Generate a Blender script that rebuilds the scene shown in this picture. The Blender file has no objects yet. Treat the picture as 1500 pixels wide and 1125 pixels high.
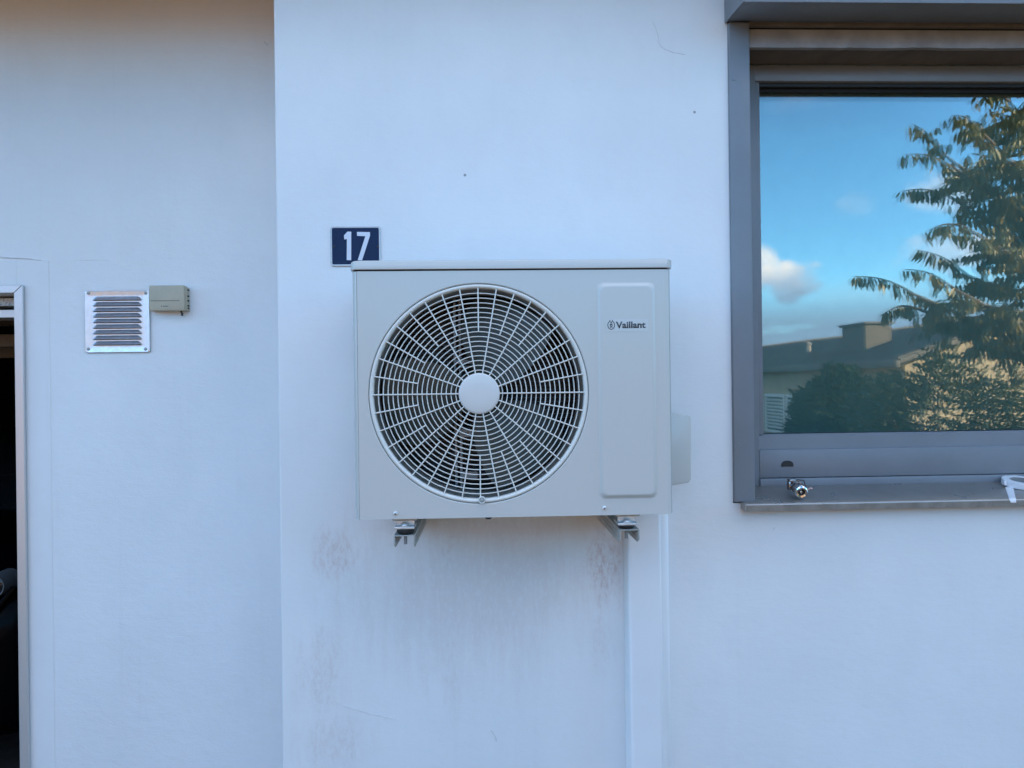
import bpy, bmesh, math, random
from mathutils import Vector, Matrix, Euler, noise as mnoise
R = math.radians
random.seed(7)
sc = bpy.context.scene
COL = sc.collection

# ------------------------------------------------------------------ camera
FPX = 1040.0                       # focal length in pixels of a 1500 px wide picture
CAM = Vector((0.0, -2.03, 1.70))
YAW, ROLL, PITCH = R(2.0), 0.0125, R(0.0)
fw = Vector((math.sin(YAW) * math.cos(PITCH), math.cos(YAW) * math.cos(PITCH), math.sin(PITCH)))
r0 = Vector((math.cos(YAW), -math.sin(YAW), 0))
u0 = r0.cross(fw)
rt = r0 * math.cos(ROLL) - u0 * math.sin(ROLL)
up = u0 * math.cos(ROLL) + r0 * math.sin(ROLL)
cd = bpy.data.cameras.new('camera')
cam = bpy.data.objects.new('camera', cd)
COL.objects.link(cam)
cd.sensor_fit = 'HORIZONTAL'
cd.sensor_width = 36.0
cd.lens = FPX / 1500 * 36.0
cd.clip_start = 0.02
cd.clip_end = 2000
m3 = Matrix((rt, up, -fw)).transposed()
cam.matrix_world = Matrix.Translation(CAM) @ m3.to_4x4()
sc.camera = cam

# ------------------------------------------------------------------ sky, sun, exposure
SUN_EL, SUN_DIR_XY = R(15), Vector((0.86, 0.51))
SKY_STRENGTH, SUN_STRENGTH, EXPOSURE = 0.15, 4.6, 2.28
w = bpy.data.worlds.new("World")
sc.world = w
w.use_nodes = True
nt = w.node_tree
for n in list(nt.nodes):
    nt.nodes.remove(n)


class NT:
    """small helper to wire nodes"""
    def __init__(s, tree):
        s.t = tree

    def n(s, kind, **kw):
        nd = s.t.nodes.new(kind)
        for k, v in kw.items():
            if k == 'ins':
                for i, val in v.items():
                    if isinstance(val, bpy.types.NodeSocket):
                        s.t.links.new(val, nd.inputs[i])
                    else:
                        nd.inputs[i].default_value = val
            else:
                setattr(nd, k, v)
        return nd

    def math(s, op, a, b=0.0, c=0.0, clamp=False):
        return s.n('ShaderNodeMath', operation=op, use_clamp=clamp, ins={0: a, 1: b, 2: c}).outputs[0]

    def vmath(s, op, a, b=(0, 0, 0)):
        nd = s.n('ShaderNodeVectorMath', operation=op, ins={0: a, 1: b})
        return nd.outputs['Value'] if op in ('DOT_PRODUCT', 'LENGTH', 'DISTANCE') else nd.outputs[0]

    def ramp(s, v, a, b, c=0.0, d=1.0):
        return s.n('ShaderNodeMapRange', interpolation_type='SMOOTHSTEP', ins={0: v, 1: a, 2: b, 3: c, 4: d}).outputs[0]

    def noise(s, vec, scale, detail=4.0, rough=0.55, dist=0.0):
        return s.n('ShaderNodeTexNoise', ins={'Vector': vec, 'Scale': scale, 'Detail': detail, 'Roughness': rough, 'Distortion': dist})

    def mix(s, fac, a, b, mode='MIX'):
        nd = s.n('ShaderNodeMix', data_type='RGBA', blend_type=mode)
        for i, v in ((0, fac), (6, a), (7, b)):
            if isinstance(v, bpy.types.NodeSocket):
                s.t.links.new(v, nd.inputs[i])
            else:
                nd.inputs[i].default_value = v if i == 0 else (tuple(v) + (1,))[:4]
        return nd.outputs[2]

    def map(s, vec, sc_=(1, 1, 1), loc=(0, 0, 0), rot=(0, 0, 0)):
        return s.n('ShaderNodeMapping', ins={'Vector': vec, 'Scale': sc_, 'Location': loc, 'Rotation': rot}).outputs[0]


YG = 0.168                          # plane of the window glass


def refl_dir(px, py):
    """direction in which the window glass shows the yard at this picture point"""
    d = fw + rt * ((px - 750) / FPX) - up * ((py - 562.5) / FPX)
    return Vector((d.x, -d.y, d.z)).normalized()


N = NT(nt)
geo = N.n('ShaderNodeTexCoord').outputs['Generated']
sky = N.n('ShaderNodeTexSky', sky_type='NISHITA', sun_disc=False, sun_elevation=SUN_EL,
          sun_rotation=math.atan2(SUN_DIR_XY.x, SUN_DIR_XY.y), altitude=200, air_density=0.8, dust_density=0.0, ozone_density=3.2)
sep = N.n('ShaderNodeSeparateXYZ', ins={0: geo})
elev = sep.outputs[2]
# layered clouds: streaks, heaps, and unseen high wisps added to whiten the light
planar = N.vmath('DIVIDE', geo, N.n('ShaderNodeCombineXYZ', ins={0: N.math('ADD', N.math('ABSOLUTE', elev), 0.14),
                 1: N.math('ADD', N.math('ABSOLUTE', elev), 0.14), 2: 1.0}).outputs[0])
n1 = N.noise(N.map(planar, (0.9, 0.9, 2.0), (3.1, 1.4, 0)), 1.7, 7, 0.56).outputs[0]
wisps = N.math('MULTIPLY', N.ramp(n1, 0.45, 0.64, 0, 0.9), N.ramp(elev, 0.36, 0.50))
thin = N.math('MULTIPLY', N.ramp(n1, 0.56, 0.80, 0, 0.15), N.ramp(elev, 0.02, 0.12))
wisps = N.math('MAXIMUM', wisps, thin)
band_n = N.noise(N.map(geo, (5, 5, 34), (0, 0, 0.37)), 1.0, 6, 0.6).outputs[0]
band = N.math('MULTIPLY', N.ramp(band_n, 0.20, 0.42), N.math('MULTIPLY', N.ramp(elev, 0.135, 0.065), 0.95))


def heap(px, py, wx, wz, k):
    d0 = refl_dir(px, py)
    tx = Vector((0, 0, 1)).cross(d0).normalized()
    tz = d0.cross(tx)
    off = N.vmath('SUBTRACT', geo, tuple(d0))
    a = N.math('DIVIDE', N.vmath('DOT_PRODUCT', off, tuple(tx)), wx)
    b = N.math('DIVIDE', N.vmath('DOT_PRODUCT', off, tuple(tz)), wz)
    c = N.vmath('DOT_PRODUCT', off, tuple(d0))
    r2 = N.math('ADD', N.math('ADD', N.math('MULTIPLY', a, a), N.math('MULTIPLY', b, b)), N.math('MULTIPLY', N.math('MULTIPLY', c, c), 300.0))
    nn = N.noise(N.map(geo, (1, 1, 1.4)), 26, 6, 0.55).outputs[0]
    return N.ramp(N.math('ADD', N.math('SQRT', r2), N.math('MULTIPLY', N.math('SUBTRACT', nn, 0.5), 1.9)), 1.05, 0.35, 0, k)


dens = wisps
for h in (band, heap(1152, 414, 0.052, 0.034, 0.95), heap(1118, 384, 0.03, 0.028, 0.7), heap(1385, 285, 0.05, 0.03, 0.28),
          heap(1392, 372, 0.06, 0.030, 0.65), heap(1255, 296, 0.03, 0.02, 0.14)):
    dens = N.math('MAXIMUM', dens, h)
shade_n = N.noise(N.map(geo, (1, 1, 2)), 9, 3, 0.5).outputs[0]
cl_hi = N.mix(N.ramp(shade_n, 0.35, 0.62), (2.6, 3.1, 3.9), (5.6, 4.8, 4.3))
cl_col = N.mix(N.ramp(elev, 0.09, 0.16), (1.05, 1.5, 2.25), cl_hi)
sky_c = N.mix(1.0, sky.outputs[0], (0.72, 1.045, 1.045), 'MULTIPLY')
skymix = N.mix(dens, sky_c, cl_col)
bg = N.n('ShaderNodeBackground', ins={0: skymix, 1: SKY_STRENGTH})
nt.links.new(bg.outputs[0], N.n('ShaderNodeOutputWorld').inputs[0])

sd = bpy.data.lights.new('sun', 'SUN')
sd.energy = SUN_STRENGTH
sd.angle = R(0.5)
sd.color = (1.0, 0.78, 0.50)
so = bpy.data.objects.new('sun', sd)
COL.objects.link(so)
SUN = Vector((SUN_DIR_XY.normalized().x * math.cos(SUN_EL), SUN_DIR_XY.normalized().y * math.cos(SUN_EL), math.sin(SUN_EL)))
so.rotation_euler = SUN.to_track_quat('Z', 'Y').to_euler()
so.location = SUN * 30

vs = sc.view_settings
vs.view_transform = 'Standard'
vs.look = 'None'
vs.gamma = 1
vs.exposure = EXPOSURE
vs.use_curve_mapping = False
sc.cycles.max_bounces = 10
sc.cycles.diffuse_bounces = 5
sc.cycles.transparent_max_bounces = 16
sc.cycles.sample_clamp_indirect = 8
sc.cycles.caustics_reflective = False

# ------------------------------------------------------------------ helpers: places


def at(px, py, Y):
    d = fw + rt * ((px - 750) / FPX) - up * ((py - 562.5) / FPX)
    return CAM + d * ((Y - CAM.y) / d.y)


def rat(px, py, L):
    """place in the yard, on the plane y = -L, that the glass mirrors at this picture point"""
    d = refl_dir(px, py)
    c = Vector((CAM.x, 2 * YG - CAM.y, CAM.z))
    return c + d * ((-L - c.y) / d.y)


# ------------------------------------------------------------------ helpers: materials
MATS = {}


def mat(name, col, rough=0.6, metal=0.0, spec=0.5, var=0.0, vscale=8.0, bump=0.0, bscale=200.0, bdist=0.002, coat=0.0, trans=0.0):
    m = bpy.data.materials.new(name)
    m.use_nodes = True
    t = m.node_tree
    p = t.nodes['Principled BSDF']
    K = NT(t)
    oc = K.n('ShaderNodeTexCoord').outputs['Object']
    p.inputs['Roughness'].default_value = rough
    p.inputs['Metallic'].default_value = metal
    p.inputs['Specular IOR Level'].default_value = spec
    p.inputs['Coat Weight'].default_value = coat
    if var > 0:
        nz = K.noise(oc, vscale, 6, 0.6).outputs[0]
        c = K.mix(K.ramp(nz, 0.3, 0.7), tuple(x * (1 - var) for x in col), tuple(min(1, x * (1 + var)) for x in col))
        t.links.new(c, p.inputs['Base Color'])
        rr = K.ramp(K.noise(oc, vscale * 2.3, 4).outputs[0], 0.3, 0.7, max(0.02, rough - 0.08), min(1, rough + 0.08))
        t.links.new(rr, p.inputs['Roughness'])
    else:
        p.inputs['Base Color'].default_value = (*col, 1)
    if bump > 0:
        nb = K.noise(oc, bscale, 5, 0.6).outputs[0]
        b = K.n('ShaderNodeBump', ins={'Strength': bump, 'Distance': bdist, 'Height': nb})
        t.links.new(b.outputs[0], p.inputs['Normal'])
    MATS[name] = m
    return m


def wall_mat(name, col, bump, bscale, dirt, streak=0.0):
    m = bpy.data.materials.new(name)
    m.use_nodes = True
    t = m.node_tree
    K = NT(t)
    p = t.nodes['Principled BSDF']
    pos = K.n('ShaderNodeNewGeometry').outputs['Position']
    big = K.noise(K.map(pos, (1, 1, 0.8)), 1.6, 5, 0.6).outputs[0]
    c = K.mix(K.ramp(big, 0.3, 0.7), tuple(x * 0.93 for x in col), col)
    mid = K.noise(K.map(pos, (1, 1, 0.7), (3, 0, 5)), 7.5, 6, 0.65).outputs[0]
    c = K.mix(K.ramp(mid, 0.48, 0.75, 0, 0.16), c, tuple(x * 0.80 for x in col))
    # old brush marks
    brush = K.noise(K.map(pos, (3, 3, 60), (1, 0, 2), (0, R(4), 0)), 1.0, 5, 0.65).outputs[0]
    c = K.mix(K.ramp(brush, 0.50, 0.72, 0, 0.02), c, (0.60, 0.60, 0.60))
    # vertical rain marks, very faint
    rain = K.noise(K.map(pos, (26, 26, 0.9)), 1.0, 4, 0.6).outputs[0]
    c = K.mix(K.ramp(rain, 0.55, 0.8, 0, 0.07), c, (0.52, 0.50, 0.46))
    # specks of dirt
    vor = K.n('ShaderNodeTexVoronoi', feature='F1', ins={'Vector': K.map(pos, (1, 1, 1), (0.37, 0, 0.61)), 'Scale': 9.0})
    on = K.math('GREATER_THAN', K.n('ShaderNodeSeparateColor', ins={0: vor.outputs['Color']}).outputs[0], 0.66)
    sz = K.math('MULTIPLY', K.n('ShaderNodeSeparateColor', ins={0: vor.outputs['Color']}).outputs[1], 0.036)
    spk = K.math('MULTIPLY', K.math('LESS_THAN', vor.outputs['Distance'], sz), on)
    c = K.mix(K.math('MULTIPLY', spk, 0.65), c, (0.10, 0.09, 0.08))
    if dirt:
        sx = K.n('ShaderNodeSeparateXYZ', ins={0: pos})
        fine = K.noise(K.map(pos, (1, 1, 0.42)), 85, 7, 0.75).outputs[0]
        fine2 = K.noise(K.map(pos, (1, 1, 0.16)), 24, 5, 0.7).outputs[0]
        tot = None
        for (cx, cz, ax, az, k, lo) in dirt:
            a = K.math('DIVIDE', K.math('SUBTRACT', sx.outputs[0], cx), ax)
            b = K.math('DIVIDE', K.math('SUBTRACT', sx.outputs[2], cz), az)
            rr = K.math('SQRT', K.math('ADD', K.math('MULTIPLY', a, a), K.math('MULTIPLY', b, b)))
            f = K.ramp(K.math('ADD', rr, K.math('MULTIPLY', K.math('SUBTRACT', fine2, 0.5), 1.7)), 1.1, 0.15, 0, k)
            f = K.math('MULTIPLY', f, K.ramp(fine, lo, lo + 0.2, 0.3, 1))
            tot = f if tot is None else K.math('MAXIMUM', tot, f)
        c = K.mix(tot, c, (0.48, 0.29, 0.245))
    t.links.new(c, p.inputs['Base Color'])
    p.inputs['Roughness'].default_value = 0.62
    p.inputs['Specular IOR Level'].default_value = 0.35
    b1 = K.noise(K.map(pos, (1, 1, 1.7)), bscale, 6, 0.62).outputs[0]
    b2 = K.noise(K.map(pos, (0.7, 1, 1.3)), bscale * 0.2, 4, 0.6).outputs[0]
    b3 = K.noise(K.map(pos, (0.35, 1, 2.6), (0, 0, 1), (0, R(3), 0)), bscale * 0.35, 4, 0.6).outputs[0]
    hsum = K.math('ADD', K.math('ADD', b1, K.math('MULTIPLY', b2, 2.3)), K.math('MULTIPLY', b3, 0.35))
    bn = K.n('ShaderNodeBump', ins={'Strength': bump, 'Distance': 0.004, 'Height': hsum})
    t.links.new(bn.outputs[0], p.inputs['Normal'])
    MATS[name] = m
    return m


# ------------------------------------------------------------------ helpers: meshes
WORLD = {}


class MB:
    def __init__(s):
        s.bm = bmesh.new()

    def _merge(s, b2):
        me = bpy.data.meshes.new('tmp')
        b2.to_mesh(me)
        b2.free()
        s.bm.from_mesh(me)
        bpy.data.meshes.remove(me)

    def box(s, x0, x1, y0, y1, z0, z1, bev=0.0, seg=2, M=None):
        b = bmesh.new()
        bmesh.ops.create_cube(b, size=1)
        for v in b.verts:
            v.co = Vector((x0 + (v.co.x + .5) * (x1 - x0), y0 + (v.co.y + .5) * (y1 - y0), z0 + (v.co.z + .5) * (z1 - z0)))
        if bev > 0:
            bmesh.ops.bevel(b, geom=b.edges[:], offset=bev, segments=seg, profile=0.5, affect='EDGES')
        if M is not None:
            bmesh.ops.transform(b, matrix=M, verts=b.verts)
        s._merge(b)
        return s

    def poly(s, pts):
        vs_ = [s.bm.verts.new(p) for p in pts]
        return s.bm.faces.new(vs_)

    def prism(s, pts, d, bev=0.0, seg=2):
        """polygon pts (3-D, planar) pushed along vector d"""
        b = bmesh.new()
        d = Vector(d)
        va = [b.verts.new(p) for p in pts]
        vb = [b.verts.new(Vector(p) + d) for p in pts]
        b.faces.new(va)
        b.faces.new(vb[::-1])
        n = len(pts)
        for i in range(n):
            b.faces.new((va[i], vb[i], vb[(i + 1) % n], va[(i + 1) % n]))
        bmesh.ops.recalc_face_normals(b, faces=b.faces)
        if bev > 0:
            bmesh.ops.bevel(b, geom=b.edges[:], offset=bev, segments=seg, profile=0.5, affect='EDGES')
        s._merge(b)
        return s

    def loft(s, rings, caps=True, close=True):
        """list of equally long point loops"""
        b = bmesh.new()
        L = [[b.verts.new(p) for p in r] for r in rings]
        n = len(L[0])
        for i in range(len(L) - 1):
            for j in range(n if close else n - 1):
                b.faces.new((L[i][j], L[i][(j + 1) % n], L[i + 1][(j + 1) % n], L[i + 1][j]))
        if caps:
            b.faces.new(L[0][::-1])
            b.faces.new(L[-1])
        bmesh.ops.recalc_face_normals(b, faces=b.faces)
        s._merge(b)
        return s

    def lathe(s, prof, o, ax, n=24, caps=True, a0=0.0):
        """prof: list of (radius, distance along axis)"""
        ax = Vector(ax).normalized()
        o = Vector(o)
        e1 = ax.orthogonal().normalized()
        e2 = ax.cross(e1)
        rings = []
        for r, t in prof:
            r = max(r, 1e-5)
            rings.append([o + ax * t + (e1 * math.cos(a0 + 2 * math.pi * k / n) + e2 * math.sin(a0 + 2 * math.pi * k / n)) * r for k in range(n)])
        return s.loft(rings, caps)

    def ringlathe(s, prof, o, ax, n=48):
        """closed profile swept round the axis"""
        ax = Vector(ax).normalized()
        o = Vector(o)
        e1 = ax.orthogonal().normalized()
        e2 = ax.cross(e1)
        b = bmesh.new()
        L = []
        for k in range(n):
            a = 2 * math.pi * k / n
            dvec = e1 * math.cos(a) + e2 * math.sin(a)
            L.append([b.verts.new(o + dvec * r + ax * t) for r, t in prof])
        m = len(prof)
        for k in range(n):
            for j in range(m):
                b.faces.new((L[k][j], L[(k + 1) % n][j], L[(k + 1) % n][(j + 1) % m], L[k][(j + 1) % m]))
        bmesh.ops.recalc_face_normals(b, faces=b.faces)
        s._merge(b)
        return s

    def tube(s, pts, rad, n=8, caps=True):
        pts = [Vector(p) for p in pts]
        rings = []
        prev = None
        for i, p in enumerate(pts):
            d = (pts[min(i + 1, len(pts) - 1)] - pts[max(i - 1, 0)]).normalized()
            e1 = d.orthogonal().normalized() if prev is None else (prev - d * prev.dot(d)).normalized()
            prev = e1
            e2 = d.cross(e1)
            r = rad[i] if isinstance(rad, (list, tuple)) else rad
            rings.append([p + (e1 * math.cos(2 * math.pi * k / n) + e2 * math.sin(2 * math.pi * k / n)) * r for k in range(n)])
        return s.loft(rings, caps)

    def build(s, name, m, parent=None, smooth=True, origin=None, angle=38):
        me = bpy.data.meshes.new(name)
        vsx = [v.co for v in s.bm.verts]
        lo = Vector((min(v.x for v in vsx), min(v.y for v in vsx), min(v.z for v in vsx)))
        hi = Vector((max(v.x for v in vsx), max(v.y for v in vsx), max(v.z for v in vsx)))
        o = origin if origin is not None else (lo + hi) / 2
        o = Vector(o)
        bmesh.ops.translate(s.bm, verts=s.bm.verts, vec=-o)
        s.bm.to_mesh(me)
        s.bm.free()
        if smooth:
            me.polygons.foreach_set('use_smooth', [True] * len(me.polygons))
            me.set_sharp_from_angle(angle=R(angle))
        me.materials.append(m)
        return link(name, me, parent, o)


def link(name, me, parent, o, rot=None):
    ob = bpy.data.objects.new(name, me)
    COL.objects.link(ob)
    WORLD[ob.name] = Vector(o)
    if parent is not None:
        ob.parent = parent
        ob.location = Vector(o) - WORLD[parent.name]
    else:
        ob.location = o
    if rot is not None:
        ob.rotation_euler = rot
    return ob


def tag(o, label, cat, group=None, kind=None):
    if label:
        o['label'] = label
    if cat:
        o['category'] = cat
    if group:
        o['group'] = group
    if kind:
        o['kind'] = kind
    return o


def thing(name, label, cat, loc, group=None):
    o = bpy.data.objects.new(name, None)
    COL.objects.link(o)
    o.location = loc
    o.empty_display_size = 0.1
    WORLD[o.name] = Vector(loc)
    return tag(o, label, cat, group)


def text_mesh(body, x0, x1, z0, z1, y, thick, m, name, parent, bold=0.0):
    cu = bpy.data.curves.new('lettering', 'FONT')
    cu.body = body
    cu.size = 1.0
    cu.offset = bold
    cu.resolution_u = 4
    tmp = bpy.data.objects.new('lettering_tmp', cu)
    COL.objects.link(tmp)
    dg = bpy.context.evaluated_depsgraph_get()
    me = bpy.data.meshes.new_from_object(tmp.evaluated_get(dg))
    bpy.data.objects.remove(tmp)
    xs = [v.co.x for v in me.vertices]
    ys = [v.co.y for v in me.vertices]
    ax, bx, ay, by = min(xs), max(xs), min(ys), max(ys)
    b = MB()
    b.bm.from_mesh(me)
    for v in b.bm.verts:
        v.co = Vector((x0 + (v.co.x - ax) / (bx - ax) * (x1 - x0), y, z0 + (v.co.y - ay) / (by - ay) * (z1 - z0)))
    r = bmesh.ops.extrude_face_region(b.bm, geom=b.bm.faces[:])
    for v in [g for g in r['geom'] if isinstance(g, bmesh.types.BMVert)]:
        v.co.y -= thick
    bmesh.ops.recalc_face_normals(b.bm, faces=b.bm.faces)
    return b.build(name, m, parent, smooth=False)


# ------------------------------------------------------------------ materials
SOFFIT_Z = 3.03
YL = 0.36                                  # plane of the recessed wall on the left
dirt = []
for (px, py, ax, az, k, lo) in ((492, 812, 0.085, 0.10, 0.55, 0.46), (655, 800, 0.05, 0.11, 0.50, 0.48), (888, 830, 0.075, 0.15, 0.75, 0.46),
                                (470, 985, 0.09, 0.17, 0.34, 0.44), (488, 1085, 0.13, 0.11, 0.28, 0.44), (660, 960, 0.06, 0.2, 0.26, 0.46),
                                (560, 850, 0.2, 0.09, 0.14, 0.40), (690, 860, 0.46, 0.32, 0.26, 0.36), (700, 775, 0.36, 0.06, 0.30, 0.36), (880, 940, 0.05, 0.12, 0.26, 0.46)):
    p_ = at(px, py, 0)
    dirt.append((p_.x, p_.z, ax, az, k * .78, lo - .03))
M_WALL = wall_mat('white_masonry_paint', (0.81, 0.805, 0.80), 0.11, 190, dirt)
M_WALL2 = wall_mat('white_rough_render', (0.81, 0.805, 0.80), 0.24, 130, None)
M_SMOOTH = wall_mat('white_smooth_render', (0.80, 0.795, 0.79), 0.05, 120, None)
M_WOOD = mat('brown_stained_wood', (0.42, 0.22, 0.09), 0.6, var=0.2, vscale=3)
M_FASCIA = mat('fascia_grey', (0.22, 0.21, 0.20), 0.5, var=0.1)
M_ROOF = mat('roof_felt', (0.09, 0.085, 0.08), 0.9, var=0.25)
M_AC = mat('unit_paint', (0.535, 0.53, 0.50), 0.24, spec=0.5)
M_GUARD = mat('guard_plastic', (0.68, 0.66, 0.61), 0.42, var=0.02)
M_HUB = mat('guard_hub_plastic', (0.63, 0.61, 0.58), 0.38)
M_SHROUD = mat('shroud_grey', (0.30, 0.29, 0.27), 0.5, var=0.05)
M_BLADE = mat('blade_dark_plastic', (0.055, 0.062, 0.055), 0.42, var=0.15, vscale=12)
M_COIL = mat('coil_fins', (0.020, 0.022, 0.024), 0.5)
M_MOTOR = mat('motor_bracket_steel', (0.34, 0.34, 0.33), 0.45, metal=0.3)
M_BLACK = mat('black_rubber', (0.012, 0.012, 0.012), 0.55)
M_DARK = mat('deep_black_gap', (0.008, 0.008, 0.008), 0.8)
M_ZINC = mat('zinc_plated_steel', (0.70, 0.70, 0.70), 0.42, metal=0.55, var=0.1, vscale=60)
M_BRKT = mat('bracket_powder_coat', (0.46, 0.45, 0.42), 0.42, spec=0.5, var=0.08, vscale=25)
M_PVC = mat('white_pvc', (0.80, 0.79, 0.79), 0.38, var=0.015)
M_FRAME = mat('grey_window_aluminium', (0.195, 0.212, 0.235), 0.42, spec=0.5, var=0.06, vscale=5)
M_BOARD = mat('old_grey_board', (0.33, 0.335, 0.36), 0.7, var=0.2, vscale=9)
M_BROWN = mat('brown_grey_underside', (0.15, 0.125, 0.105), 0.7, var=0.15)
M_SILL = mat('bronze_anodised_sill', (0.37, 0.355, 0.34), 0.34, metal=0.75, var=0.05, vscale=5)
M_LIP = mat('brown_bronze_lip', (0.25, 0.23, 0.21), 0.45, metal=0.5, var=0.2, vscale=20)
M_TRIM = mat('garage_frame_metal', (0.66, 0.65, 0.65), 0.36, metal=0.55)
M_NAVY = mat('navy_enamel', (0.008, 0.021, 0.064), 0.4, spec=0.18, var=0.08, vscale=20)
M_RIM = mat('sign_rim_enamel', (0.55, 0.56, 0.58), 0.3, var=0.05)
M_DIGIT = mat('white_enamel_digits', (0.66, 0.66, 0.72), 0.3)
M_VENT = mat('brushed_aluminium', (0.74, 0.75, 0.76), 0.42, metal=1.0, var=0.05, vscale=40)
M_VENTDARK = mat('aluminium_louver', (0.58, 0.61, 0.66), 0.38, metal=0.9, var=0.06, vscale=40)
M_BEIGE = mat('aged_beige_plastic', (0.45, 0.395, 0.29), 0.5, var=0.06, vscale=20)
M_LABEL = mat('print_grey', (0.07, 0.08, 0.085), 0.5)
M_PRINT = mat('logo_print', (0.045, 0.055, 0.065), 0.4)
M_STICK = mat('clear_sticker', (0.55, 0.56, 0.545), 0.26)
M_CHROME = mat('chrome', (0.82, 0.82, 0.82), 0.10, metal=1.0)
M_CHROMED = mat('worn_chrome', (0.33, 0.31, 0.31), 0.22, metal=1.0, var=0.3, vscale=120)
M_PINK = mat('pale_pink_plastic', (0.60, 0.38, 0.35), 0.5)
M_TAPE = mat('white_tape', (0.80, 0.80, 0.82), 0.45)
M_TAPEIN = mat('grey_card_core', (0.30, 0.29, 0.28), 0.8)
M_CARD = mat('dark_car_paint', (0.0015, 0.0015, 0.002), 0.25, spec=0.05)
M_LAMPRIM = mat('grey_lamp_rim', (0.12, 0.12, 0.125), 0.5)
M_CARG = mat('car_glass', (0.01, 0.012, 0.014), 0.08)
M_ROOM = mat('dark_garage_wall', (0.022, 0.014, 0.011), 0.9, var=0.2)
M_VEIL = mat('grey_green_veil', (0.25, 0.37, 0.36), 0.8, var=0.05)  # haze over the window reflections, put into this sheet's colour
M_CONC = mat('speckled_strip', (0.50, 0.50, 0.50), 0.7)
M_PAVE = mat('warm_brown_paver', (0.125, 0.086, 0.046), 0.85, var=0.22, vscale=2.5, bump=0.4, bscale=60)
M_GRAVEL = mat('warm_bounce_gravel', (0.37, 0.275, 0.17), 0.95, var=0.2, vscale=1.5, bump=0.5, bscale=50, bdist=0.01)
M_JOINT = mat('sandy_joint', (0.13, 0.10, 0.07), 0.95)
M_LAWN = mat('lawn_green', (0.06, 0.085, 0.03), 0.9, var=0.35, vscale=1.3, bump=0.6, bscale=30, bdist=0.02)
M_BARK = mat('bark', (0.10, 0.075, 0.055), 0.9, var=0.3, vscale=18, bump=0.6, bscale=40, bdist=0.01)
M_CREAM = mat('cream_render', (0.46, 0.36, 0.235), 0.85, var=0.1, vscale=2)
M_SHEET = mat('ribbed_dark_roof', (0.13, 0.115, 0.10), 0.7, var=0.2, vscale=1.5)
M_CHIM = mat('chimney_cladding', (0.12, 0.105, 0.09), 0.8, var=0.12)
M_WHITEW = mat('white_window_plastic', (0.75, 0.75, 0.73), 0.45)
M_SLAT = mat('pale_blind_slat', (0.55, 0.56, 0.53), 0.6)


def conc():
    t = M_CONC.node_tree
    K = NT(t)
    oc = K.n('ShaderNodeTexCoord').outputs['Object']
    v = K.noise(oc, 160, 4, 0.7).outputs[0]
    t.links.new(K.mix(K.ramp(v, 0.52, 0.62), (0.62, 0.61, 0.60), (0.10, 0.10, 0.11)), t.nodes['Principled BSDF'].inputs['Base Color'])


conc()


def leaf_mat(name, c1, c2, rough=0.45, spec=0.5):
    m = bpy.data.materials.new(name)
    m.use_nodes = True
    t = m.node_tree
    K = NT(t)
    p = t.nodes['Principled BSDF']
    pos = K.n('ShaderNodeNewGeometry')
    rnd = K.n('ShaderNodeObjectInfo').outputs['Random']
    v = K.noise(pos.outputs['Position'], 5.0, 4, 0.6).outputs[0]
    v2 = K.math('ADD', K.math('MULTIPLY', rnd, 0.4), K.math('MULTIPLY', pos.outputs['Random Per Island'], 0.5))
    c = K.mix(K.ramp(K.math('ADD', v, K.math('MULTIPLY', v2, 0.4)), 0.45, 1.0), c1, c2)
    t.links.new(c, p.inputs['Base Color'])
    p.inputs['Roughness'].default_value = rough
    p.inputs['Specular IOR Level'].default_value = spec
    tr = K.n('ShaderNodeBsdfTranslucent', ins={0: c})
    mx = K.n('ShaderNodeMixShader', ins={0: 0.28, 1: p.outputs[0], 2: tr.outputs[0]})
    t.links.new(mx.outputs[0], t.nodes['Material Output'].inputs[0])
    return m


M_LEAF = leaf_mat('tree_leaf', (0.045, 0.072, 0.030), (0.26, 0.20, 0.065))  # second tone: yellowing leaves, raised so that more of them look sunlit
M_HEDGE = leaf_mat('hedge_leaf', (0.024, 0.045, 0.028), (0.034, 0.058, 0.03), 0.85, 0.1)
M_BUSH = leaf_mat('bush_leaf', (0.032, 0.055, 0.028), (0.075, 0.085, 0.035), 0.7, 0.2)
M_FAR = leaf_mat('far_tree_leaf', (0.04, 0.06, 0.03), (0.07, 0.085, 0.035))


def glass_mat(name, fac, tint):
    m = bpy.data.materials.new(name)
    m.use_nodes = True
    t = m.node_tree
    K = NT(t)
    t.nodes.remove(t.nodes['Principled BSDF'])
    pos = K.n('ShaderNodeNewGeometry').outputs['Position']
    nz = K.noise(pos, 1.7, 1, 0.4).outputs[0]
    bn = K.n('ShaderNodeBump', ins={'Strength': 0.05, 'Distance': 0.01, 'Height': nz})
    gl = K.n('ShaderNodeBsdfGlossy', ins={'Color': (1, 1, 1, 1), 'Roughness': 0.0, 'Normal': bn.outputs[0]})
    trn = K.n('ShaderNodeBsdfTransparent', ins={0: (*tint, 1)})
    fr = K.n('ShaderNodeFresnel', ins={0: 1.5}).outputs[0]
    f = K.math('ADD', K.math('MULTIPLY', fr, 0.6), fac, clamp=True)
    mx = K.n('ShaderNodeMixShader', ins={0: f, 1: trn.outputs[0], 2: gl.outputs[0]})
    t.links.new(mx.outputs[0], t.nodes['Material Output'].inputs[0])
    return m


M_GLASS = glass_mat('coated_glass', 0.085, (0.93, 0.97, 0.96))
M_GLASSIN = glass_mat('inner_glass', 0.045, (0.93, 0.97, 0.96))

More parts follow.
